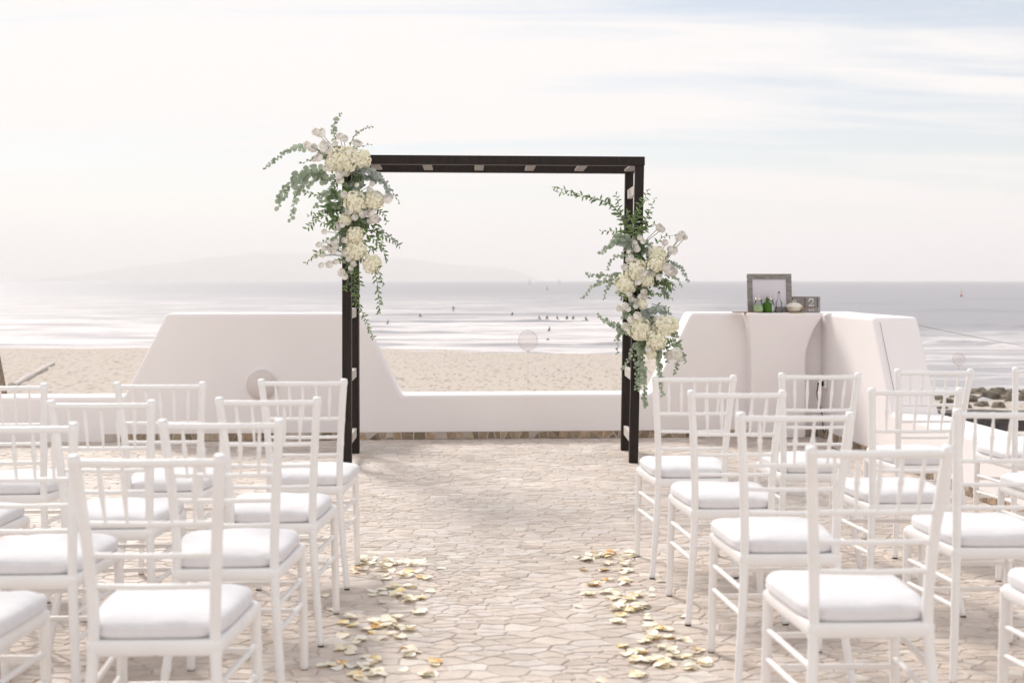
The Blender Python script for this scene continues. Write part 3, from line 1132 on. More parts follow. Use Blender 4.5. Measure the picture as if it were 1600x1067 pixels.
def rose_mesh(seed):
    """petals wrapped round one another, the outer ones opening"""
    r_ = random.Random(seed); mb = MB()
    for ring, (cnt, rad, th0, th1, half) in enumerate(((3, 0.42, 8, 88, 62), (4, 0.60, 22, 100, 56), (5, 0.80, 40, 118, 48), (6, 1.0, 58, 140, 42))):
        a0 = r_.uniform(0, 6)
        for k in range(cnt):
            ac = a0 + k * 2 * math.pi / cnt + r_.uniform(-0.12, 0.12)
            rr = rad * r_.uniform(0.94, 1.06); tt = r_.uniform(-7, 7)
            V = []; F = []; nu = nv = 5
            for i in range(nu + 1):
                u = i / nu
                for j in range(nv + 1):
                    v_ = j / nv * 2 - 1
                    rim = (1 - u)
                    th = math.radians(th0 + tt + (th1 - th0) * u + 9 * v_ * v_ * rim)
                    az = ac + math.radians(half) * v_ * (0.55 + 0.45 * math.sin(math.pi * min(1, 0.25 + u * 0.75)))
                    r2 = rr * (1 + 0.16 * rim ** 2 * (0.4 + ring * 0.3) + 0.05 * v_) 
                    V.append((r2 * math.sin(th) * math.cos(az), r2 * math.sin(th) * math.sin(az), r2 * math.cos(th) * 0.85))
            for i in range(nu):
                for j in range(nv):
                    q = i * (nv + 1) + j; F.append((q, q + 1, q + nv + 2, q + nv + 1))
            mb.add(V, F)
    return mb.mesh('rose', M['white_petal'], True)


def hydrangea_mesh(seed, n=95):
    r_ = random.Random(seed); mb = MB()
    for k in range(n):
        z = 1 - 1.55 * (k + 0.5) / n
        a = k * 2.39996 + r_.uniform(-0.2, 0.2)
        rr = math.sqrt(max(0, 1 - z * z))
        d_ = Vector((rr * math.cos(a), rr * math.sin(a), z))
        c_ = d_ * (r_.uniform(0.84, 1.02) + 0.14 * noise.noise(d_ * 2.2 + Vector((seed, 0, 0))))
        m3 = frame_from(d_.orthogonal(), d_)
        m_ = Matrix.Translation(c_) @ m3.to_4x4() @ Matrix.Rotation(r_.uniform(0, 6), 4, 'Z') @ Matrix.Rotation(r_.uniform(-0.55, 0.55), 4, 'X')
        for q in range(4):
            V, F = petal_patch(0.22 * r_.uniform(0.85, 1.15), 0.25, 0.2, -0.15, 2, 2)
            mr = m_ @ Matrix.Rotation(q * math.pi / 2, 4, 'Z') @ Matrix.Rotation(math.radians(14), 4, 'X')
            mb.add([mr @ p for p in V], F)
    # inner body under the florets
    for i in range(1):
        n2 = 12; prof_ = [(0.05, -0.62), (0.5, -0.55), (0.74, -0.2), (0.78, 0.15), (0.6, 0.52), (0.3, 0.73), (0.05, 0.79)]
        mb.lathe(prof_, n2)
    return mb.mesh('hydrangea', M['cream_petal'], True)


ROSES = [rose_mesh(i) for i in range(4)]
HYDS = [hydrangea_mesh(30 + i) for i in range(3)]


def arrangement(name, label, origin_px, dist, conv, hyds, roses, branches, core, seed):
    global fr
    fr = random.Random(seed)
    o_ = at(*origin_px, dist)
    root = empty(name, o_)
    tag(root, label, 'flowers', 'flower arrangements on the arch')
    for (u, v_, r_) in hyds:
        px, py = conv(u, v_)
        d_ = dist - 0.10 + fr.uniform(-0.03, 0.03)
        p = at(px, py, d_)
        R = r_ * conv.k * d_ / FPX * 1.04
        ob = link('hydrangea', HYDS[fr.randrange(3)], root, p - o_)
        ob.scale = (R, R, R * 0.9)
        nrm = Vector((fr.uniform(-0.35, 0.35), -1, fr.uniform(-0.1, 0.55)))
        ob.rotation_euler = nrm.to_track_quat('Z', 'Y').to_euler()
    for (u, v_, r_) in roses:
        px, py = conv(u, v_)
        d_ = dist - 0.13 + fr.uniform(-0.06, 0.05)
        p = at(px, py, d_)
        R = r_ * conv.k * d_ / FPX * 0.86
        ob = link('white_rose', ROSES[fr.randrange(4)], root, p - o_)
        ob.scale = (R, R, R)
        nrm = Vector((fr.uniform(-0.7, 0.7), -1, fr.uniform(-0.2, 0.8)))
        ob.rotation_euler = nrm.to_track_quat('Z', 'Y').to_euler()
        # its stem runs back into the bunch
        cpx = min(core, key=lambda c: (c[0] - u) ** 2 + (c[1] - v_) ** 2)
        q = at(*conv(cpx[0], cpx[1] + 20), dist)
        if (p - q).length > 0.05:
            mb = MB(); mb.tube([p - o_, (p + q) / 2 - o_ + Vector((0, 0.02, 0.02)), q - o_], [0.0022, 0.0026, 0.003], 5); mb.build('flower_stem', M['stem'], root, True)
    for (kind, pts_, n, size) in branches:
        m_ = len(pts_); P = []
        off = fr.uniform(-0.16, 0.03)
        for i, (u, v_) in enumerate(pts_):
            px, py = conv(u, v_)
            P.append(at(px, py, dist - 0.03 + off * (i / (m_ - 1))))
        nm = {'euca': 'eucalyptus_branch', 'dusty': 'eucalyptus_branch', 'rusc': 'ruscus_branch'}[kind]
        branch(root, nm, P, kind, n, size * (0.72 if kind == 'euca' else 0.88))
    # short sprigs that fill the heart of the bunch
    for (u, v_, rad, n) in core:
        for k in range(n):
            a = fr.uniform(0, 2 * math.pi); r2 = rad * math.sqrt(fr.uniform(0.05, 1))
            s_ = conv(u + math.cos(a) * r2 * 0.5, v_ + math.sin(a) * r2 * 0.5); e_ = conv(u + math.cos(a) * (r2 + 18), v_ + math.sin(a) * (r2 + 18) + 8)
            P = [at(*s_, dist + 0.03), at((s_[0] + e_[0]) / 2, (s_[1] + e_[1]) / 2 - 2, dist - 0.04), at(*e_, dist - 0.03 + fr.uniform(-0.08, 0.08))]
            kd = fr.choices(('rusc', 'euca', 'dusty'), (0.42, 0.4, 0.18))[0]
            branch(root, {'euca': 'eucalyptus_sprig', 'dusty': 'eucalyptus_sprig', 'rusc': 'ruscus_sprig'}[kd], P, kd, 9, 0.034 if kd == 'euca' else (0.032 if kd == 'dusty' else 0.054), False, 0.2)
    return root


class Conv:
    def __init__(self, x0, y0, z): self.x0, self.y0, self.z = x0, y0, z; self.k = 1 / z
    def __call__(self, u, v): return (self.x0 + u / self.z, self.y0 + v / self.z)


cl = Conv(400, 160, 2.808)
arrangement('flower_arrangement', 'white and cream flowers with eucalyptus over the top corner of the arch', (543, 330), 9.27, cl,
    [(385, 255, 60), (458, 252, 44), (342, 268, 38), (437, 440, 47), (520, 430, 40), (392, 515, 27), (435, 582, 35), (437, 645, 48), (510, 710, 40)],
    [(285, 135, 24), (262, 130, 18), (225, 188, 19), (250, 202, 23), (298, 195, 26), (320, 212, 20), (345, 180, 15), (368, 150, 18), (388, 160, 18), (440, 180, 20), (455, 183, 14), (275, 243, 20), (258, 248, 16), (305, 290, 15),
     (365, 318, 20), (370, 345, 18), (396, 312, 15), (443, 363, 11), (510, 358, 13), (385, 405, 17), (535, 405, 15), (500, 385, 15), (575, 425, 24), (585, 415, 18), (410, 475, 20), (433, 505, 16), (467, 490, 18), (505, 485, 22), (520, 512, 22), (500, 520, 16),
     (360, 545, 22), (378, 538, 15), (300, 568, 14), (345, 610, 22), (275, 625, 15), (325, 640, 20), (338, 655, 16), (290, 668, 16), (260, 675, 14), (390, 605, 15), (390, 660, 18), (405, 688, 13), (427, 708, 15), (285, 715, 14), (322, 712, 18), (350, 700, 14),
     (375, 748, 20), (388, 765, 16), (415, 727, 12), (350, 635, 14), (300, 640, 14)],
    [('euca', [(375, 240), (345, 150), (340, 100), (372, 48)], 22, 0.052), ('euca', [(400, 230), (430, 150), (470, 118), (512, 106)], 16, 0.040), ('euca', [(420, 240), (440, 200), (505, 185)], 8, 0.040),
     ('euca', [(350, 260), (250, 205), (160, 205), (95, 245), (40, 290)], 34, 0.058), ('euca', [(330, 300), (230, 295), (160, 340), (105, 400), (100, 460)], 26, 0.085),
     ('euca', [(320, 320), (240, 310), (190, 370), (170, 440), (152, 515)], 28, 0.078), ('euca', [(320, 330), (220, 320), (140, 380), (120, 430)], 20, 0.080), ('euca', [(340, 250), (280, 240), (200, 268)], 12, 0.050),
     ('euca', [(350, 350), (290, 340), (240, 345), (200, 390)], 16, 0.075), ('euca', [(350, 390), (300, 400), (262, 460)], 14, 0.060), ('rusc', [(360, 380), (300, 410), (212, 395)], 18, 0.065), ('rusc', [(350, 430), (290, 480), (225, 555)], 24, 0.075),
     ('rusc', [(360, 470), (300, 500), (225, 495)], 16, 0.065), ('dusty', [(440, 300), (500, 300), (560, 340), (630, 440)], 30, 0.044), ('dusty', [(430, 290), (510, 310), (570, 370), (585, 410)], 26, 0.048), ('dusty', [(420, 320), (470, 290), (540, 320)], 22, 0.052),
     ('dusty', [(440, 330), (500, 330), (520, 350)], 18, 0.055), ('dusty', [(420, 310), (440, 290), (455, 280)], 12, 0.055), ('rusc', [(520, 460), (560, 490), (572, 530)], 12, 0.060), ('rusc', [(480, 560), (550, 580), (600, 605), (630, 632)], 18, 0.066), ('rusc', [(470, 570), (540, 620), (575, 690)], 20, 0.070),
     ('dusty', [(520, 560), (580, 580), (625, 620)], 12, 0.034), ('rusc', [(490, 650), (525, 760), (540, 850), (540, 925)], 26, 0.062), ('rusc', [(430, 700), (435, 840), (480, 950), (515, 1035)], 34, 0.062), ('rusc', [(440, 720), (455, 800), (430, 880)], 18, 0.055),
     ('rusc', [(400, 620), (300, 640), (220, 705)], 18, 0.062), ('rusc', [(420, 720), (400, 790), (385, 822)], 12, 0.055), ('rusc', [(470, 690), (530, 730), (560, 800)], 14, 0.065), ('rusc', [(400, 520), (330, 540), (285, 525)], 14, 0.06),
     ('euca', [(420, 540), (370, 580), (300, 610)], 14, 0.05), ('rusc', [(460, 600), (510, 650), (520, 640)], 10, 0.06), ('rusc', [(480, 520), (530, 560), (560, 640)], 16, 0.06)],
    [(400, 330, 60, 16), (420, 420, 75, 20), (400, 500, 70, 18), (420, 580, 65, 16), (430, 670, 50, 12), (390, 260, 55, 10), (340, 440, 45, 9), (490, 500, 45, 10)], 5)

crr = Conv(850, 220, 2.668)
arrangement('flower_arrangement', 'white and cream flowers with trailing eucalyptus halfway up the arch post beside the table', (993, 400), 9.42, crr,
    [(472, 478, 36), (468, 512, 36), (385, 540, 44), (340, 598, 42), (428, 580, 28), (400, 785, 47), (500, 772, 40), (530, 768, 32), (467, 833, 40), (410, 682, 20), (448, 890, 20)],
    [(480, 362, 17), (492, 370, 14), (575, 395, 20), (562, 405, 16), (590, 402, 12), (540, 458, 20), (525, 452, 14), (505, 425, 15), (520, 540, 26), (538, 545, 20), (510, 525, 18), (385, 440, 12), (380, 425, 11), (400, 405, 12), (412, 420, 12), (388, 452, 15),
     (362, 488, 15), (335, 527, 15), (350, 498, 13), (415, 630, 15), (420, 650, 14), (400, 650, 12), (385, 668, 13), (383, 690, 12), (365, 660, 13), (355, 640, 14), (335, 690, 18), (350, 702, 13), (312, 700, 16), (388, 730, 18), (360, 745, 16), (338, 775, 19),
     (430, 550, 14), (445, 595, 15), (392, 590, 14), (472, 742, 15), (460, 775, 14), (415, 555, 13), (455, 555, 14), (550, 885, 26), (525, 895, 22), (565, 905, 18), (435, 870, 15), (447, 450, 14), (480, 570, 14)],
    [('rusc', [(350, 400), (310, 300), (230, 245), (140, 230), (60, 215)], 34, 0.070), ('rusc', [(330, 330), (280, 265), (200, 240), (90, 205), (38, 196)], 24, 0.060), ('rusc', [(370, 390), (390, 310), (410, 260), (435, 205)], 22, 0.070), ('rusc', [(390, 390), (430, 320), (462, 240)], 16, 0.065),
     ('rusc', [(400, 400), (430, 360), (462, 350)], 12, 0.060), ('rusc', [(345, 390), (300, 378), (238, 378)], 12, 0.060), ('rusc', [(340, 360), (315, 280), (300, 225)], 16, 0.060), ('rusc', [(355, 390), (345, 330), (350, 300)], 14, 0.065), ('rusc', [(370, 400), (375, 340), (390, 290)], 16, 0.065), ('rusc', [(395, 400), (420, 330), (440, 300)], 12, 0.06),
     ('euca', [(370, 430), (310, 415), (270, 435), (238, 468)], 22, 0.062), ('euca', [(360, 420), (320, 400), (290, 405)], 14, 0.068), ('dusty', [(370, 420), (340, 420), (300, 430)], 16, 0.060), ('euca', [(350, 470), (290, 490), (262, 540)], 14, 0.042),
     ('euca', [(350, 570), (270, 560), (182, 560)], 24, 0.058), ('euca', [(330, 580), (230, 590), (158, 655)], 24, 0.048), ('euca', [(320, 590), (270, 600), (250, 660)], 14, 0.042), ('euca', [(330, 770), (270, 755), (225, 728)], 14, 0.050), ('euca', [(330, 780), (290, 770), (258, 745)], 12, 0.046),
     ('euca', [(350, 790), (315, 800), (305, 890)], 16, 0.048), ('euca', [(360, 780), (320, 800), (300, 830)], 12, 0.05), ('euca', [(390, 830), (360, 890), (330, 950)], 18, 0.05), ('euca', [(400, 820), (400, 950), (395, 1040)], 30, 0.056), ('euca', [(405, 830), (415, 960), (420, 1060), (422, 1105)], 36, 0.056),
     ('euca', [(375, 880), (385, 980), (380, 1035)], 14, 0.044), ('euca', [(475, 860), (483, 960), (495, 1060)], 30, 0.056), ('euca', [(540, 850), (560, 900), (545, 970)], 18, 0.050), ('euca', [(550, 850), (580, 890), (590, 925)], 12, 0.048), ('euca', [(510, 780), (545, 810), (555, 870)], 12, 0.055),
     ('dusty', [(520, 500), (570, 530), (602, 588)], 18, 0.036), ('euca', [(500, 560), (550, 570), (575, 610)], 12, 0.040), ('rusc', [(470, 600), (510, 590), (545, 605)], 14, 0.060), ('rusc', [(460, 640), (500, 640), (535, 660)], 12, 0.055), ('rusc', [(450, 680), (490, 690), (520, 700)], 10, 0.055),
     ('dusty', [(440, 700), (480, 710), (530, 720)], 16, 0.050), ('rusc', [(470, 430), (500, 400), (555, 395)], 8, 0.045), ('dusty', [(420, 700), (440, 720), (480, 690)], 14, 0.06), ('rusc', [(500, 860), (520, 870), (510, 900)], 8, 0.06)],
    [(390, 450, 50, 12), (400, 540, 65, 14), (390, 640, 65, 18), (400, 720, 70, 16), (430, 800, 75, 14), (480, 600, 40, 9), (480, 530, 40, 8), (510, 860, 40, 6)], 6)

# ------------------------------------------------------------------ fallen petals on the paving
def petal_mat(name, tip, base_c, pos=0.45):
    m = bpy.data.materials.new(name); m.use_nodes = True
    t = m.node_tree; b = t.nodes['Principled BSDF']
    tcn = t.nodes.new('ShaderNodeTexCoord'); sp_ = t.nodes.new('ShaderNodeSeparateXYZ'); t.links.new(tcn.outputs['Generated'], sp_.inputs[0])
    nz = noise_node(t, tcn.outputs['Generated'], 3.0, 4)
    v_ = math_node(t, 'ADD', sp_.outputs['Y'], math_node(t, 'MULTIPLY', math_node(t, 'SUBTRACT', nz, 0.5), 0.6))
    mx = t.nodes.new('ShaderNodeMix'); mx.data_type = 'RGBA'
    t.links.new(range_node(t, v_, 0.05, pos, 0, 1), mx.inputs['Factor'])
    mx.inputs['A'].default_value = (*base_c, 1); mx.inputs['B'].default_value = (*tip, 1)
    t.links.new(mx.outputs['Result'], b.inputs['Base Color']); b.inputs['Roughness'].default_value = 0.55
    tr = t.nodes.new('ShaderNodeBsdfTranslucent'); t.links.new(mx.outputs['Result'], tr.inputs['Color'])
    ms = t.nodes.new('ShaderNodeMixShader'); ms.inputs[0].default_value = 0.12
    t.links.new(b.outputs[0], ms.inputs[1]); t.links.new(tr.outputs[0], ms.inputs[2])
    t.links.new(ms.outputs[0], t.nodes['Material Output'].inputs['Surface'])
    return m


PM = [('cream', petal_mat('petal_cream', (0.96, 0.90, 0.76), (0.96, 0.82, 0.54))),
      ('ivory', petal_mat('petal_ivory', (0.95, 0.915, 0.825), (0.94, 0.86, 0.62))),
      ('yellow-tipped', petal_mat('petal_yellow', (0.91, 0.83, 0.56), (0.88, 0.58, 0.14), 0.55)),
      ('orange-tinged', petal_mat('petal_orange', (0.82, 0.66, 0.34), (0.80, 0.34, 0.07), 0.75))]
PETME = []
for pi, (pn, pm) in enumerate(PM):
    vs_ = []
    for q in range(3):
        r_ = random.Random(100 + pi * 10 + q); mb = MB()
        V, F = petal_patch(1.0, 1.05, r_.uniform(0.12, 0.34), r_.uniform(-0.1, 0.30), 6, 6)
        ph = r_.uniform(0, 9)
        V = [p + Vector((0, -0.5, 0.10 * noise.noise((p.x * 3 + ph, p.y * 3, 1)))) for p in V]
        lo_ = min(p.z for p in V); V = [Vector((p.x, p.y, p.z - lo_)) for p in V]
        mb.add(V, F)
        me = mb.mesh('rose_petal', pm, True)
        vs_.append(me)
    PETME.append(vs_)
pr = random.Random(5)
# clusters as (pixel x, y, spread in pixels, count) on the floor
LEFT = [(575, 877, 16, 9), (597, 886, 14, 6), (560, 892, 10, 4), (622, 880, 18, 7), (648, 880, 14, 4), (690, 888, 2, 1), (640, 896, 14, 5), (662, 902, 8, 3), (604, 903, 8, 2), (612, 920, 14, 4), (590, 927, 10, 3), (640, 918, 9, 2), (625, 936, 14, 6), (652, 934, 8, 3), (596, 942, 8, 1), (672, 924, 2, 1),
        (520, 953, 6, 1), (507, 931, 3, 1), (545, 972, 16, 4), (612, 970, 12, 5), (595, 978, 14, 6), (630, 983, 14, 4), (656, 956, 8, 2), (580, 985, 10, 3), (620, 994, 8, 2), (598, 998, 4, 1), (535, 994, 6, 1), (560, 1003, 8, 3), (538, 1012, 10, 3), (548, 1018, 8, 2), (645, 1018, 10, 3), (570, 1026, 5, 1), (585, 1032, 8, 2), (640, 1026, 5, 1),
        (525, 1043, 10, 3), (505, 1041, 6, 1), (548, 1042, 6, 1), (572, 1042, 8, 2), (557, 1057, 10, 3), (590, 1053, 10, 3), (630, 1047, 4, 1), (675, 1037, 8, 2), (662, 1054, 6, 2), (676, 1054, 4, 1)]
RIGHT = [(910, 873, 10, 4), (930, 870, 12, 5), (955, 867, 12, 5), (970, 868, 10, 4), (990, 868, 10, 3), (953, 880, 8, 3), (975, 880, 8, 4), (912, 891, 4, 1), (942, 890, 6, 2), (976, 893, 8, 4), (945, 907, 10, 3), (973, 910, 8, 3), (1033, 909, 4, 1), (932, 916, 6, 2), (918, 930, 8, 2), (942, 925, 10, 2), (955, 933, 12, 4), (967, 939, 6, 2), (990, 934, 10, 5), (1022, 921, 5, 1), (1018, 931, 4, 1),
         (903, 948, 5, 1), (965, 950, 12, 5), (985, 953, 10, 5), (1003, 950, 8, 4), (970, 962, 6, 1), (958, 970, 8, 2), (1008, 965, 8, 2), (1012, 975, 8, 2), (1015, 984, 10, 4), (1038, 983, 9, 3), (1018, 995, 10, 4), (1010, 1003, 6, 2), (1048, 998, 8, 2), (1068, 1001, 8, 2), (1069, 964, 4, 1), (974, 1010, 3, 1), (1042, 1012, 8, 2), (985, 1020, 8, 2), (1005, 1018, 9, 3),
         (1045, 1023, 10, 4), (990, 1030, 8, 3), (1020, 1033, 12, 5), (1043, 1030, 8, 3), (1040, 1040, 10, 3), (1072, 1028, 10, 3), (1093, 1018, 6, 2), (1098, 1035, 10, 3), (1075, 1044, 6, 2), (998, 1056, 8, 3), (940, 1064, 4, 1)]
ROWS = [(885, 'at the scatter\'s seaward end'), (910, 'beside the first-row legs'), (945, 'beside the second-row legs'), (980, 'before the third-row legs'), (1015, 'beside the third-row legs'), (2000, 'nearest the camera')]
for sidename, lst in (('left', LEFT), ('right', RIGHT)):
    for (px, py, sprd, cnt) in lst:
        cnt = cnt if cnt == 1 else int(cnt * 1.3 + 0.5)
        for k in range(cnt):
            x_ = px + (pr.uniform(-1, 1) * sprd if cnt > 1 else 0); y_ = py + (pr.uniform(-0.45, 0.45) * sprd if cnt > 1 else 0)
            d_ = CAMH * FPX / (y_ - 438)
            ti = pr.choices((0, 1, 2, 3), (0.44, 0.36, 0.15, 0.05))[0]
            s_ = pr.uniform(0.033, 0.053)
            ob = link('rose_petal', PETME[ti][pr.randrange(3)], None, ((x_ - 800) * d_ / FPX, d_, 0.0015 + k * 0.0022))
            ob.rotation_euler = (pr.uniform(-0.22, 0.22), pr.uniform(-0.22, 0.22), pr.uniform(0, 6.28))
            if pr.random() < 0.22: ob.rotation_euler = (math.pi + pr.uniform(-0.2, 0.2), pr.uniform(-0.2, 0.2), pr.uniform(0, 6.28)); ob.location.z += s_ * 0.15
            ob.scale = (s_, s_ * pr.uniform(0.9, 1.15), s_ * pr.uniform(0.4, 0.8))
            flip = abs(ob.rotation_euler.x) > 1.5
            siz = 'small' if s_ < 0.040 else ('wide' if s_ > 0.047 else 'middling')
            rw = next(n_ for lim, n_ in ROWS if y_ < lim)
            tag(ob, f'{siz} {PM[ti][0]} rose petal, {"face down" if flip else "cupped"}, {sidename} of the aisle, {rw}', 'petal', 'rose petals scattered along the aisle')

# ------------------------------------------------------------------ things on the pedestal table
def on_table(px, ly):
    """world point on the table top at a pixel column, ly metres in front of the wall face"""
    ly *= 0.45
    r = (px - 800) / FPX
    # CORNER + lx*(cw,sw) - ly*(-sw,cw)
    ox, oy = CORNER.x + ly * sw, CORNER.y - ly * cw
    lx = (r * oy - ox) / (cw - r * sw)
    return Vector((ox + lx * cw, oy + lx * sw, TOPZ))


M['greywood'] = mat('weathered_grey_wood', (0.17, 0.155, 0.145), 0.75, 9, (0.36, 0.34, 0.325), 0.4, 30, stretch=(1.5, 1.5, 10), contrast=(0.3, 0.7))
M['greypaint'] = mat('grey_paint', (0.24, 0.225, 0.22), 0.6, 12, (0.30, 0.285, 0.28), 0.1, 40)
M['paper'] = mat('print_paper', (0.66, 0.63, 0.70), 0.35, 2.2, (0.72, 0.69, 0.73))
M['brown'] = mat('brown_wood', (0.26, 0.15, 0.08), 0.6, 20, (0.36, 0.22, 0.13), stretch=(1, 8, 1))
def glassmat(name, tint, fr_, diffuse=None, dmix=0.0):
    m = bpy.data.materials.new(name); m.use_nodes = True
    t = m.node_tree; t.nodes.remove(t.nodes['Principled BSDF'])
    tr = t.nodes.new('ShaderNodeBsdfTransparent'); tr.inputs[0].default_value = (*tint, 1)
    gl = t.nodes.new('ShaderNodeBsdfGlossy'); gl.inputs['Roughness'].default_value = 0.04
    lw = t.nodes.new('ShaderNodeLayerWeight'); lw.inputs['Blend'].default_value = fr_
    ms = t.nodes.new('ShaderNodeMixShader'); t.links.new(lw.outputs['Fresnel'], ms.inputs[0]); t.links.new(tr.outputs[0], ms.inputs[1]); t.links.new(gl.outputs[0], ms.inputs[2])
    last = ms
    if diffuse:
        df = t.nodes.new('ShaderNodeBsdfTranslucent'); df.inputs[0].default_value = (*diffuse, 1)
        dd = t.nodes.new('ShaderNodeBsdfDiffuse'); dd.inputs[0].default_value = (*diffuse, 1)
        m0 = t.nodes.new('ShaderNodeMixShader'); m0.inputs[0].default_value = 0.5; t.links.new(df.outputs[0], m0.inputs[1]); t.links.new(dd.outputs[0], m0.inputs[2])
        m2 = t.nodes.new('ShaderNodeMixShader'); m2.inputs[0].default_value = dmix; t.links.new(ms.outputs[0], m2.inputs[1]); t.links.new(m0.outputs[0], m2.inputs[2]); last = m2
    t.links.new(last.outputs[0], t.nodes['Material Output'].inputs['Surface'])
    return m


M['glass'] = glassmat('clear_glass', (0.97, 0.98, 0.98), 0.22)
M['greenglass'] = glassmat('green_glass', (0.40, 0.66, 0.16), 0.30, (0.17, 0.36, 0.05), 0.45)
M['greensalt'] = mat('green_salt', (0.42, 0.62, 0.28), 0.9, 60, (0.62, 0.75, 0.48))
M['whitesalt'] = mat('white_salt', (0.74, 0.72, 0.70), 0.9, 60, (0.8, 0.78, 0.76))
M['steel'] = mat('steel', (0.68, 0.63, 0.58), 0.25, metallic=1.0)
M['cork'] = mat('cork', (0.42, 0.24, 0.12), 0.85, 50, (0.3, 0.16, 0.08))
M['porcelain'] = mat('cream_porcelain', (0.80, 0.76, 0.66), 0.2, spec=0.5)
M['brass'] = mat('brass', (0.42, 0.28, 0.12), 0.35, metallic=0.8)
M['ink'] = mat('white_lettering', (0.82, 0.80, 0.78), 0.7)

# picture frame leaning slightly back on its strut
FW, FH = 0.385, 0.335
fp = on_table(1203, 0.07)
pf = empty('picture_frame', fp, WROT + math.radians(-3))
tag(pf, 'grey wooden picture frame standing on the pedestal table', 'picture frame')
tilt = math.radians(-7)
tm = Matrix.Rotation(tilt, 4, 'X')


def tilted(mb):
    mb.v = [tuple(tm @ Vector(p)) for p in mb.v]; return mb


fbw = 0.046
for nm, c, s_ in (('frame_rail', (0, 0, FH - fbw / 2), (FW, 0.022, fbw)), ('frame_rail', (0, 0, fbw / 2 + 0.002), (FW, 0.022, fbw)),
                  ('frame_stile', (-FW / 2 + fbw / 2, 0, FH / 2), (fbw, 0.020, FH - 2 * fbw - 0.004)), ('frame_stile', (FW / 2 - fbw / 2, 0, FH / 2), (fbw, 0.020, FH - 2 * fbw - 0.004))):
    mb = MB(); mb.box(c, s_); o = tilted(mb).build(nm, M['greywood'], pf); bevel(o, 0.003)
mb = MB(); mb.box((0, 0.003, FH / 2), (FW - 2 * fbw + 0.01, 0.006, FH - 2 * fbw + 0.01)); tilted(mb).build('print', M['paper'], pf)
mb = MB(); mb.bar((0, 0.03, FH * 0.6), (0, 0.11, 0.004), 0.05, 0.006); mb.build('easel_back', M['greywood'], pf)

# perpetual calendar
cp = on_table(1259, 0.09)
cal = empty('block_calendar', cp, WROT + math.radians(-27))
tag(cal, 'grey block calendar showing a white 2 behind the lidded dish', 'calendar')
CWD, CHT, CDP = 0.235, 0.137, 0.085
for nm, c, s_ in (('tray', (0, 0, 0.024), (CWD, CDP, 0.048)), ('back_board', (0, CDP / 2 - 0.005, 0.0925), (CWD - 0.002, 0.010, 0.089)), ('side_board', (CWD / 2 - 0.005, -0.006, 0.0925), (0.010, CDP - 0.014, 0.088)), ('side_board', (-CWD / 2 + 0.005, -0.006, 0.0925), (0.010, CDP - 0.014, 0.088))):
    mb = MB(); mb.box(c, s_); o = mb.build(nm, M['greypaint'], cal); bevel(o, 0.002)
for sx in (-1, 1):
    mb = MB(); mb.box((sx * 0.0535, -0.010, 0.049 + 0.041), (0.098, 0.068, 0.082)); o = mb.build('number_block', M['greypaint'], cal); bevel(o, 0.003)
mb = MB(); mb.box((-0.002, -0.0455, 0.0495), (CWD - 0.03, 0.003, 0.004)); mb.box((0, -0.043, 0.0905), (0.005, 0.004, 0.08)); mb.box((-0.06, -0.043, 0.1325), (0.10, 0.004, 0.004)); mb.build('wooden_edge', M['brown'], cal)


def stroke(mb, pts_, widths, y_):
    """ribbon in the XZ plane with varying width"""
    V = []; n = len(pts_)
    for i, (x, z) in enumerate(pts_):
        a = pts_[max(0, i - 1)]; c = pts_[min(n - 1, i + 1)]
        tx, tz = c[0] - a[0], c[1] - a[1]; l = math.hypot(tx, tz) or 1
        nx, nz_ = -tz / l, tx / l
        w_ = widths[i] / 2
        V += [(x + nx * w_, y_, z + nz_ * w_), (x - nx * w_, y_, z - nz_ * w_)]
    F = [(2 * i, 2 * i + 2, 2 * i + 3, 2 * i + 1) for i in range(n - 1)]
    mb.add(V, F)


two = []; wd = []
for k in range(17):      # bowl
    a = math.radians(200 - k * 14.5)
    two.append((0.0 + 0.019 * math.cos(a), 0.046 + 0.0165 * math.sin(a))); wd.append(0.0035 + 0.0065 * max(0, math.sin(math.radians(k * 11))))
two += [(0.008, 0.027), (-0.006, 0.014), (-0.02, 0.003)]; wd += [0.005, 0.0035, 0.003]
mb = MB(); stroke(mb, [(x + 0.0535, z + 0.056) for x, z in two], wd, -0.0452)
stroke(mb, [(0.0535 - 0.022, 0.060), (0.0535 + 0.0, 0.060), (0.0535 + 0.019, 0.0605), (0.0535 + 0.023, 0.069)], [0.007, 0.008, 0.007, 0.003], -0.0456)
mb.lathe([(0.0045, 0), (0.0045, 0.0004)], 12, (0, 0, 0)); nv = 24
mb.v[-nv:] = [(x + 0.0535 - 0.0165, -0.0454 - z, y + 0.056 + 0.042) for x, y, z in mb.v[-nv:]]
mb.build('numeral', M['ink'], cal)
tx_ = bpy.data.curves.new('month_letters', 'FONT'); tx_.body = 'BER'; tx_.size = 0.026; tx_.align_x = 'CENTER'; tx_.space_character = 1.25; tx_.extrude = 0.0003
tx_.materials.append(M['ink'])
to = link('month_letters', tx_, cal, (0.058, -0.0432, 0.014), (math.radians(90), 0, 0))
bpy.context.view_layer.update()
me_ = bpy.data.meshes.new_from_object(to); bpy.data.objects.remove(to)
to = link('month_letters', me_, cal, (0.058, -0.0432, 0.014), (math.radians(90), 0, 0))

# thin wooden board under the frame
bd = MB(); bd.box((0, 0, 0.004), (0.26, 0.09, 0.008))
o = bd.build('wooden_board', M['brown'], None, False, on_table(1169, 0.16), (0, 0, WROT + 0.03)); bevel(o, 0.002)
o.location.x += 0.0
tag(o, 'thin brown wooden board lying beside the picture frame foot', 'board')


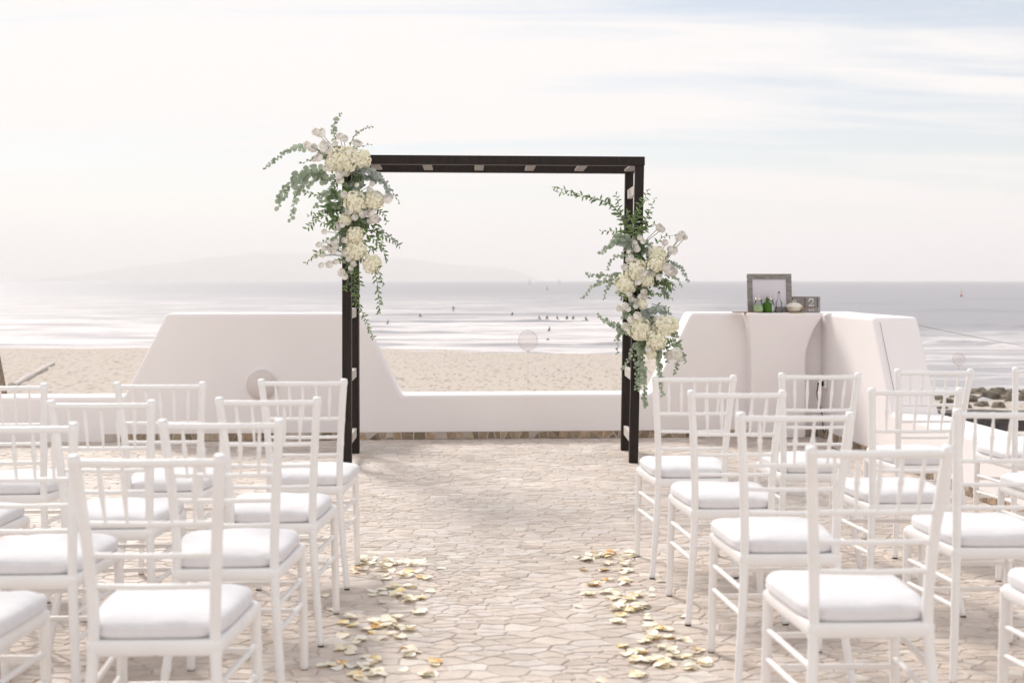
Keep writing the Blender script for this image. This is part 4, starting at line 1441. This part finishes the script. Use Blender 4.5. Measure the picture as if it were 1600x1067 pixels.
def jar(px, ly, label, salt, hgt=0.145):
    p = on_table(px, ly); p.z += 0.0085
    r0 = empty('swing_top_jar', p); tag(r0, label, 'jar', 'small jars on the pedestal table')
    mb = MB(); mb.lathe([(0.030, 0), (0.041, 0.006), (0.047, 0.024), (0.046, 0.045), (0.037, 0.072), (0.028, 0.092), (0.0265, 0.105)], 24); mb.build('glass_body', M['glass'], r0, True)
    mb = MB(); mb.lathe([(0.028, 0.004), (0.038, 0.008), (0.0435, 0.024), (0.0425, 0.045), (0.036, 0.066)], 24); mb.build('filling', salt, r0, True)
    mb = MB(); mb.lathe([(0.028, 0.1055), (0.031, 0.107), (0.031, 0.124), (0.027, 0.127)], 24); mb.build('lid', M['steel'], r0, True)
    mb = MB(); mb.box((0, 0, 0.142), (0.011, 0.011, 0.028)); o = mb.build('clasp', M['steel'], r0); bevel(o, 0.002)
    return r0


def shifted(r0):
    return r0


jar(1185, 0.20, 'rounded glass jar with steel lid and pale green filling', M['greensalt'])
jar(1203, 0.14, 'glass jar with steel lid standing behind the green bottle', M['whitesalt'])
for r0 in [o for o in bpy.data.objects if o.name.startswith('swing_top_jar')]:
    r0.location.z = TOPZ + 0.0005

p = on_table(1199, 0.245)
gb = empty('green_bottle', p, WROT + 0.2); tag(gb, 'square green glass bottle with cork stopper', 'bottle')
mb = MB(); V = []
ringsq = [(0.0, 0.027), (0.004, 0.031), (0.072, 0.031), (0.083, 0.026), (0.092, 0.014), (0.098, 0.0125), (0.112, 0.0125), (0.114, 0.015), (0.120, 0.015)]
nn = 24
for z, r_ in ringsq:
    sq = 0.32 if z < 0.085 else 1.0
    for k in range(nn):
        a = 2 * math.pi * (k + 0.5) / nn
        cx_ = math.copysign(abs(math.cos(a)) ** sq, math.cos(a)); sy_ = math.copysign(abs(math.sin(a)) ** sq, math.sin(a))
        V.append((cx_ * r_, sy_ * r_, z))
F = [(i * nn + k, i * nn + (k + 1) % nn, (i + 1) * nn + (k + 1) % nn, (i + 1) * nn + k) for i in range(len(ringsq) - 1) for k in range(nn)]
F += [tuple(reversed(range(nn))), tuple(range((len(ringsq) - 1) * nn, len(ringsq) * nn))]
mb.add(V, F); mb.build('glass_body', M['greenglass'], gb, True)
mb = MB(); mb.lathe([(0.0085, 0.1205), (0.0105, 0.137)], 14); mb.build('stopper', M['cork'], gb, True)

p = on_table(1217, 0.22)
cb = empty('clear_bottle', p); tag(cb, 'tall clear glass bottle with cork, beside the lidded dish', 'bottle')
mb = MB(); mb.lathe([(0.026, 0), (0.031, 0.004), (0.031, 0.012), (0.024, 0.035), (0.021, 0.05), (0.026, 0.072), (0.026, 0.088), (0.014, 0.110), (0.0105, 0.122), (0.0105, 0.158), (0.013, 0.160), (0.013, 0.165)], 24); mb.build('glass_body', M['glass'], cb, True)
mb = MB(); mb.lathe([(0.0085, 0.1655), (0.0108, 0.183)], 14); mb.build('stopper', M['cork'], cb, True)

p = on_table(1241, 0.215)
ds = empty('lidded_dish', p, WROT); tag(ds, 'cream lidded dish with knob in a brass stand', 'dish')
mb = MB()
V = []; prof_ = [(0.030, 0.012), (0.050, 0.018), (0.062, 0.034), (0.066, 0.046)]
mb.lathe(prof_, 32); mb.build('bowl', M['porcelain'], ds, True)
mb = MB(); prof_ = [(0.072, 0.0465), (0.074, 0.050), (0.066, 0.060), (0.058, 0.072), (0.040, 0.083), (0.014, 0.088), (0.004, 0.088)]; nn = 48; V = []
for r_, z in prof_:
    for k in range(nn):
        a = 2 * math.pi * k / nn; rr = r_ * (1 + 0.03 * math.cos(12 * a) * (1 if r_ > 0.03 else 0))
        V.append((rr * math.cos(a), rr * math.sin(a), z))
F = [(i * nn + k, i * nn + (k + 1) % nn, (i + 1) * nn + (k + 1) % nn, (i + 1) * nn + k) for i in range(len(prof_) - 1) for k in range(nn)]
F += [tuple(reversed(range(nn))), tuple(range((len(prof_) - 1) * nn, len(prof_) * nn))]
mb.add(V, F); lid = mb.build('lid', M['porcelain'], ds, True)
mb = MB(); ringp = [(0.014 * math.cos(a), 0, 0.097 + 0.010 * math.sin(a)) for a in [math.pi * 2 * k / 16 for k in range(17)]]; mb.tube(ringp, 0.003, 8); mb.build('knob', M['porcelain'], lid, True)
mb = MB(); w_ = 0.058
for sx in (-1, 1):
    for sy in (-1, 1): mb.bar((sx * w_, sy * w_, 0.0), (sx * w_, sy * w_, 0.0475), 0.006, 0.006)
    mb.bar((sx * w_, -w_, 0.0455), (sx * w_, w_, 0.0455), 0.005, 0.005)
    mb.bar((-w_, sx * w_, 0.0455), (w_, sx * w_, 0.0455), 0.005, 0.005); mb.bar((-w_, sx * w_, 0.004), (w_, sx * w_, 0.004), 0.005, 0.005)
mb.build('stand', M['brass'], ds)

# ------------------------------------------------------------------ electrics on the walls
M['white_plastic'] = mat('white_plastic', (0.78, 0.76, 0.74), 0.4)
M['black_cable'] = mat('black_cable', (0.015, 0.014, 0.016), 0.5)
# socket on the back wall in the corner, its plug and cord
sz = CAMH - (600 - 438) * 10.9 / FPX
so_ = empty('wall_socket', wloc(-0.012, -0.30, sz), WROT)
so_.location = wloc(-0.001, -0.16, sz); so_.rotation_euler = (0, 0, WROT)
tag(so_, 'white weatherproof socket with raised flap on the corner wall', 'socket')
mb = MB(); mb.box((-0.016, 0, 0), (0.032, 0.075, 0.075)); o = mb.build('housing', M['white_plastic'], so_); bevel(o, 0.006)
mb = MB(); mb.bar((-0.034, 0, 0.034), (-0.078, 0, 0.012), 0.07, 0.006, (0, 0, 1)); mb.build('flap', M['white_plastic'], so_)
pg = empty('power_cord', so_.location + Vector((-0.034, 0, 0)), WROT)
tag(pg, 'black power cord hanging from the corner wall socket to the floor', 'cord')
mb = MB(); mb.tube([(0, 0, 0.0), (-0.03, 0, 0.0), (-0.042, 0, -0.008)], [0.022, 0.021, 0.012], 12); mb.build('plug', M['black_cable'], pg, True)
mb = MB(); mb.tube(smooth_path([(-0.040, 0, -0.008), (-0.055, -0.02, -0.10), (-0.02, -0.05, -0.26), (-0.03, -0.12, -0.40), (-0.05, -0.30, -sz + 0.12), (-0.10, -0.48, -sz + 0.010), (-0.12, -0.9, -sz + 0.006)], 40), 0.0045, 8); mb.build('cable', M['black_cable'], pg, True)
# thin cable down the sloping end of the side wall
mb = MB()
P = [Vector((0.045, yn - 0.02, HI - 0.045)), Vector((0.045, yn - 0.03, HI - 0.06)), Vector((0.05, yn - 0.425, LO + 0.012))]
off = Vector((0, -0.84, -0.52)).normalized() * 0.0
P = [Vector((0.05, yn - 0.006 - 0.42 * q - 0.004, HI - (HI - LO) * q + 0.004)) for q in (0.06, 0.35, 0.65, 0.985)]
mb.tube([wloc(*p) - wloc(0.05, yn, 0) for p in P], 0.0014, 6)
o = mb.build('thin_cable', M['black_cable'], None, True, wloc(0.05, yn, 0)); tag(o, 'thin dark cable running down the sloping end of the side parapet', 'cable')
# overhead line from the wall out over the shore
a = wloc(0.345, yn + 0.02, HI - 0.03)
a = at(1434, 508, 10.35); c = at(1760, 548, 22)
Pw = [a.lerp(c, q) + Vector((0, 0, -0.10 * math.sin(math.pi * q))) for q in [k / 24 for k in range(25)]]
mb = MB(); mb.tube(Pw, 0.0022, 6); M['grey_wire'] = mat('grey_wire', (0.25, 0.25, 0.27), 0.5)
o = mb.build('wire_line', M['grey_wire'], None, True); tag(o, 'thin grey wire stretched from the side parapet out over the shore', 'wire')

# ------------------------------------------------------------------ lamps, promenade, rocks beyond the wall
M['globe'] = glassmat('opal_globe', (0.96, 0.95, 0.95), 0.03, (0.76, 0.72, 0.70), 0.18)
M['acrylic'] = glassmat('clear_acrylic', (0.98, 0.98, 0.98), 0.01, (0.62, 0.57, 0.52), 0.22)


def globe_lamp(px, py, d, rx, label, basez):
    p = at(px, py, d); r_ = rx * d / FPX
    basez = ground_z(p.x, p.y) if basez is None else basez
    lo = empty('globe_lamp', (p.x, p.y, basez)); tag(lo, label, 'lamp', 'globe lamps along the shore path')
    H = p.z - basez
    mb = MB(); mb.lathe([(0.08, 0), (0.08, 0.04), (0.03, 0.09), (0.006, 0.16), (0.004, H - r_ * 1.25), (0.02, H - r_ * 1.12), (r_ * 0.25, H - r_ * 1.04), (r_ * 0.25, H - r_ * 1.0)], 16); mb.build('post', M['acrylic'], lo, True)
    mb = MB(); mb.lathe([(max(0.004, r_ * math.sin(math.pi * k / 14)), H - r_ * math.cos(math.pi * k / 14) * 1.06) for k in range(1, 14)] + [(0.003, H + r_ * 1.06)], 24); mb.build('globe', M['globe'], lo, True)


globe_lamp(825, 532, 19, 15.4, 'round pale globe lamp before the surf, behind the low wall', None)
globe_lamp(1498, 561, 15.5, 9.6, 'pale globe lamp standing beyond the side parapet near the rocks', -1.70)

# promenade and dark sea wall to the side
M['prom'] = mat('promenade_paving', (0.36, 0.27, 0.23), 0.85, 2, (0.42, 0.33, 0.28), 0.3, 14)
M['lava'] = mat('dark_stone', (0.055, 0.05, 0.05), 0.85, 3.5, (0.13, 0.12, 0.115), 0.8, 9)
mb = MB(); mb.add([(3.6, 2, -1.70), (30, 2, -1.70), (30, 24.3, -1.70), (3.6, 24.3, -1.70)], [(0, 1, 2, 3)])
o = mb.build('promenade', M['prom']); tag(o, 'pinkish paved promenade below the side parapet', None, None, 'structure')
mb = MB()
x0s, x1s = 6.4, 30.0
n_ = 46
V = []; F = []
for i in range(n_):
    x = x0s + (x1s - x0s) * i / (n_ - 1)
    zt = -1.13 + 0.03 * noise.noise((x * 1.3, 2, 1)); yb = 24.0 + 0.05 * noise.noise((x * 0.9, 4, 1))
    V += [(x, yb, -2.4), (x, yb - 0.02, -1.7), (x, yb, zt), (x, yb + 0.55, zt), (x, yb + 0.6, -3.2)]
for i in range(n_ - 1):
    for k in range(4):
        a = i * 5 + k; F.append((a, a + 1, a + 6, a + 5))
F.append((0, 1, 2, 3, 4))
mb.add(V, F); o = mb.build('sea_wall', M['lava']); recalc(o); tag(o, 'low dark stone sea wall beside the promenade', 'wall')

M['rock'] = mat('shore_rock', (0.10, 0.085, 0.065), 0.9, 1.6, (0.24, 0.20, 0.155), 0.9, 6)


def rock_mesh(seed):
    bm_ = bmesh.new(); bmesh.ops.create_icosphere(bm_, subdivisions=3, radius=1.0)
    for v_ in bm_.verts:
        p_ = v_.co.normalized()
        k = 1 + 0.38 * noise.noise(p_ * 1.6 + Vector((seed * 3.1, 0, 0))) + 0.18 * noise.noise(p_ * 4 + Vector((seed, 5, 0)))
        v_.co = Vector((p_.x * k, p_.y * k, max(-0.5, p_.z * k * 0.62)))
    me = bpy.data.meshes.new('shore_rock'); bm_.to_mesh(me); bm_.free(); me.materials.append(M['rock'])
    return me


RK = [rock_mesh(i) for i in range(6)]
rr_ = random.Random(3)
rk = 0
for px, py, w_ in [(1446, 628, 18), (1462, 622, 22), (1480, 629, 20), (1497, 620, 24), (1515, 626, 22), (1530, 613, 26), (1548, 621, 26), (1560, 613, 20), (1572, 622, 22), (1590, 626, 24), (1535, 632, 18), (1585, 612, 18), (1608, 618, 26), (1470, 636, 16), (1505, 634, 18), (1560, 634, 18), (1442, 636, 14), (1625, 626, 24), (1425, 630, 18)]:
    p = ground_hit(px, py + 3); d_ = p.y
    ob = link('shore_rock', RK[rr_.randrange(6)], None, (p.x, p.y, p.z), (0, 0, rr_.uniform(0, 6)))
    s_ = w_ * d_ / FPX * 0.6
    ob.scale = (s_ * rr_.uniform(1.0, 1.35), s_, s_ * rr_.uniform(1.1, 1.5))
    sz_ = 'large' if w_ >= 24 else ('middling' if w_ >= 20 else 'small')
    near_ = 'at the water' if py < 620 else ('midway up the shore' if py < 630 else 'just behind the dark sea wall')
    tag(ob, f'{sz_} brown shore rock {near_}', 'rock', 'brown rocks on the shore')

# pale pipe lying across the sand, wooden post at the picture's edge
P = [ground_hit(84 + (18 - 84) * k / 43, 567 + (604 - 567) * k / 43, 0.16) for k in range(44)]
P = smooth_path(P[::6] + [P[-1]], 60)
mb = MB(); mb.tube(P, [0.13 + 0.07 * math.sin(k * 1.9) + 0.04 * math.sin(k * 4.1) for k in range(60)], 10)
M['palepipe'] = mat('pale_ribbed_pipe', (0.60, 0.56, 0.53), 0.8, 2, (0.52, 0.47, 0.44))
o = mb.build('ribbed_pipe', M['palepipe'], None, True); tag(o, 'pale ribbed pipe lying slantwise across the sand', 'pipe')

M['oldwood'] = mat('weathered_brown_wood', (0.22, 0.16, 0.12), 0.8, 8, (0.34, 0.26, 0.2), 0.2, 30, stretch=(1, 1, 6))
e1 = at(-9, 540, 12.4); e2 = at(10, 640, 12.4)
dirv = (e2 - e1).normalized()
e3 = e1 + dirv * ((-1.75 - e1.z) / dirv.z)
mb = MB(); mb.bar(e1 - e3, Vector((0, 0, 0)), 0.045, 0.09, (0, 1, 0)); o = mb.build('leaning_post', M['oldwood'], None, False, e3); bevel(o, 0.006)
tag(o, 'leaning brown wooden post at the edge beyond the low parapet', 'post')

# ------------------------------------------------------------------ people in the surf, boats and buoys
M['wetsuit'] = mat('dark_wetsuit', (0.05, 0.052, 0.056), 0.5)
M['skin'] = mat('skin', (0.36, 0.22, 0.16), 0.6)


def surfer_mesh(stand):
    me = bpy.data.meshes.new('person')
    if stand:
        V = [(0, 0, 0.88), (0, 0.02, 1.15), (0, 0.04, 1.40), (0, 0.05, 1.50), (0, 0.07, 1.66), (0.18, 0.03, 1.38), (0.38, 0.0, 1.15), (0.55, 0.05, 1.05), (-0.18, 0.03, 1.38), (-0.36, 0.05, 1.12), (-0.5, 0.1, 0.98),
             (0.11, 0, 0.82), (0.18, -0.08, 0.45), (0.20, 0.05, 0.06), (-0.11, 0, 0.82), (-0.20, -0.05, 0.45), (-0.26, 0.08, 0.06)]
        E = [(0, 1), (1, 2), (2, 3), (3, 4), (2, 5), (5, 6), (6, 7), (2, 8), (8, 9), (9, 10), (0, 11), (11, 12), (12, 13), (0, 14), (14, 15), (15, 16)]
        R = [0.14, 0.13, 0.15, 0.06, 0.11, 0.06, 0.045, 0.035, 0.06, 0.045, 0.035, 0.09, 0.065, 0.045, 0.09, 0.065, 0.045]
    else:
        V = [(0, 0, 0.05), (0, 0.02, 0.28), (0, 0.04, 0.50), (0, 0.05, 0.60), (0, 0.06, 0.76), (0.18, 0.03, 0.48), (0.24, 0.12, 0.24), (0.14, 0.30, 0.12), (-0.18, 0.03, 0.48), (-0.24, 0.12, 0.24), (-0.14, 0.30, 0.12),
             (0.14, 0.10, 0.04), (0.24, 0.35, 0.0), (0.25, 0.36, -0.35), (-0.14, 0.10, 0.04), (-0.24, 0.35, 0.0), (-0.25, 0.36, -0.35)]
        E = [(0, 1), (1, 2), (2, 3), (3, 4), (2, 5), (5, 6), (6, 7), (2, 8), (8, 9), (9, 10), (0, 11), (11, 12), (12, 13), (0, 14), (14, 15), (15, 16)]
        R = [0.15, 0.13, 0.15, 0.06, 0.11, 0.06, 0.045, 0.035, 0.06, 0.045, 0.035, 0.09, 0.07, 0.05, 0.09, 0.07, 0.05]
    me.from_pydata(V, E, []); me.materials.append(M['wetsuit'])
    ob = bpy.data.objects.new('person', me); COL.objects.link(ob)
    md = ob.modifiers.new('skin', 'SKIN'); ob.modifiers.new('sub', 'SUBSURF').levels = 1
    for i, r in enumerate(R):
        me.skin_vertices[0].data[i].radius = (r, r)
    me.skin_vertices[0].data[0].use_root = True
    return ob


def board_mesh():
    mb = MB(); n = 20; V = []; F = []
    for i in range(n):
        u = i / (n - 1); w_ = 0.27 * (math.sin(math.pi * (0.04 + 0.92 * u)) ** 0.6); y_ = (u - 0.5) * 1.95; z_ = 0.10 * max(0, u - 0.7) ** 2 * 6
        V += [(-w_, y_, z_), (0, y_, z_ + 0.045), (w_, y_, z_), (0, y_, z_ - 0.03)]
    for i in range(n - 1):
        for k in range(4): F.append((i * 4 + k, i * 4 + (k + 1) % 4, i * 4 + 4 + (k + 1) % 4, i * 4 + 4 + k))
    F += [(3, 2, 1, 0), (4 * n - 4, 4 * n - 3, 4 * n - 2, 4 * n - 1)]
    mb.add(V, F); return mb.mesh('surfboard', M['white_plastic'], True)


BRD = board_mesh()
sit0 = surfer_mesh(False); st0 = surfer_mesh(True)
SURF = [(708.5, 487, 1, 'person in dark wetsuit standing on a board in the far surf'), (656, 493, 0, 'dark figure sitting in the surf at the outer white water nearest the floral post'),
        (800.7, 491, 0, 'lone dark figure sitting in the surf midway between the arch posts'), (842, 497, 0, 'first dark figure in the short line of waiting surfers'), (855, 497, 0, 'second dark figure in the short line of waiting surfers'),
        (870, 497, 0, 'third dark figure in the short line of waiting surfers'), (886, 497, 0, 'fourth dark figure in the short line of waiting surfers'), (896, 497, 0, 'fifth dark figure in the short line of waiting surfers'),
        (915, 501, 0, 'dark figure in the surf just beyond the waiting line, towards the table'), (859, 515, 0, 'dark figure in the nearer white water below the waiting line'), (856, 529, 0, 'dark figure sitting close to the beach above the globe lamp'), (606.6, 504, 0, 'dark figure in the surf close by the sloping wall end')]
for i, (px, py, st_, lab) in enumerate(SURF):
    d_ = (CAMH - SEA - 0.3) * FPX / (py - 438)
    x_ = (px - 800) * d_ / FPX
    z_ = SEA + wave_z(x_, d_)
    src = st0 if st_ else sit0
    first = (i == 0) if st_ else (i == 1)
    o = src if first else src.copy()
    if not first: COL.objects.link(o)
    o.location = (x_, d_, z_ + (0.10 if i != 10 else -0.45)); o.rotation_euler = (0, 0, fr.uniform(-2, 2))
    tag(o, lab, 'person', 'people in the surf')
    if i != 10:
        bo = link('surfboard', BRD, None, (x_, d_, z_ + 0.02), (0, 0, o.rotation_euler.z))
        tag(bo, 'white board under the ' + ' '.join(lab.replace('person in dark wetsuit standing on a board', 'standing surfer').replace('dark figure', 'figure').split()[:12]), 'surfboard', 'surfboards in the surf')

M['sail'] = mat('sail_cloth', (0.82, 0.80, 0.78), 0.8)
M['buoy_yellow'] = mat('buoy_yellow', (0.75, 0.45, 0.05), 0.5)
M['buoy_red'] = mat('buoy_red', (0.45, 0.08, 0.05), 0.5)


def sailboat(px, d, label):
    x_ = (px - 800) * d / FPX
    r0 = empty('sailboat', (x_, d, SEA), 0.4); tag(r0, label, 'sailboat', 'sailboats on the horizon')
    mb = MB(); n = 12; V = []; F = []
    for i in range(n):
        u = i / (n - 1); w_ = 1.5 * math.sin(math.pi * (0.12 + 0.88 * u)) ** 0.7 + 0.02; xx = (0.5 - u) * 11
        V += [(xx, -w_, 1.3), (xx, -w_ * 0.6, -0.2), (xx, w_ * 0.6, -0.2), (xx, w_, 1.3)]
    for i in range(n - 1):
        for k in range(4): F.append((i * 4 + k, i * 4 + (k + 1) % 4, i * 4 + 4 + (k + 1) % 4, i * 4 + 4 + k))
    F += [(3, 2, 1, 0), (4 * n - 4, 4 * n - 3, 4 * n - 2, 4 * n - 1)]
    mb.add(V, F); recalc(mb.build('hull', M['sail'], r0))
    mb = MB(); mb.tube([(0, 0, 1.2), (0, 0, 14)], [0.12, 0.07], 6); mb.build('mast', M['steel'], r0)
    for nm, tri in (('mainsail', [(-0.2, 0, 2.2), (-5, 0.5, 2.2), (-0.2, 0, 13.4)]), ('jib', [(0.3, 0, 12), (5.2, 0, 1.6), (0.8, 0.6, 2.2)])):
        mb = MB(); q = [Vector(p) for p in tri]; mb.add(q + [p + Vector((0, 0.04, 0)) for p in q], [(0, 1, 2), (5, 4, 3), (0, 3, 4, 1), (1, 4, 5, 2), (2, 5, 3, 0)]); mb.build(nm, M['sail'], r0)


sailboat(828, 2600, 'tiny white sailboat near the foot of the far island')
sailboat(874, 3000, 'tiny white sailboat on the horizon towards the flowered post')


def buoy(px, py_base, d, s_, label, mtop):
    x_ = (px - 800) * d / FPX
    r0 = empty('buoy', (x_, d, SEA)); tag(r0, label, 'buoy', 'buoys on the sea')
    mb = MB(); mb.lathe([(0.9 * s_, -0.4 * s_), (1.0 * s_, 0.3 * s_), (0.8 * s_, 0.8 * s_), (0.25 * s_, 1.1 * s_)], 16); mb.build('float', M['buoy_red'], r0, True)
    mb = MB(); mb.tube([(0, 0, 1.0 * s_), (0, 0, 4.2 * s_)], [0.28 * s_, 0.16 * s_], 8); mb.build('mast', mtop, r0, True)
    mb = MB(); mb.lathe([(0.5 * s_, 3.2 * s_), (0.35 * s_, 3.6 * s_), (0.05 * s_, 4.6 * s_)], 12); mb.build('topmark', mtop, r0, True)


buoy(1502, 453, 700, 0.85, 'yellow and red buoy on the open sea beyond the calendar', M['buoy_yellow'])
buoy(855, 446, 1200, 0.8, 'tiny dark buoy between the two sailboats', M['buoy_red'])

# ------------------------------------------------------------------ the air
mb = MB(); mb.box((0, 12000, 255), (90000, 64000, 520 + 0)); hz = mb.build('haze', None)
hz.data.materials.clear()
m = bpy.data.materials.new('haze_air'); m.use_nodes = True
t = m.node_tree; t.nodes.remove(t.nodes['Principled BSDF'])
pv = t.nodes.new('ShaderNodeVolumePrincipled')
pv.inputs['Color'].default_value = (0.985, 0.968, 0.962, 1); pv.inputs['Density'].default_value = 1.35e-4; pv.inputs['Anisotropy'].default_value = 0.1
t.links.new(pv.outputs[0], t.nodes['Material Output'].inputs['Volume'])
hz.data.materials.append(m)
hz['kind'] = 'stuff'; hz['label'] = 'pale sea haze in the air'
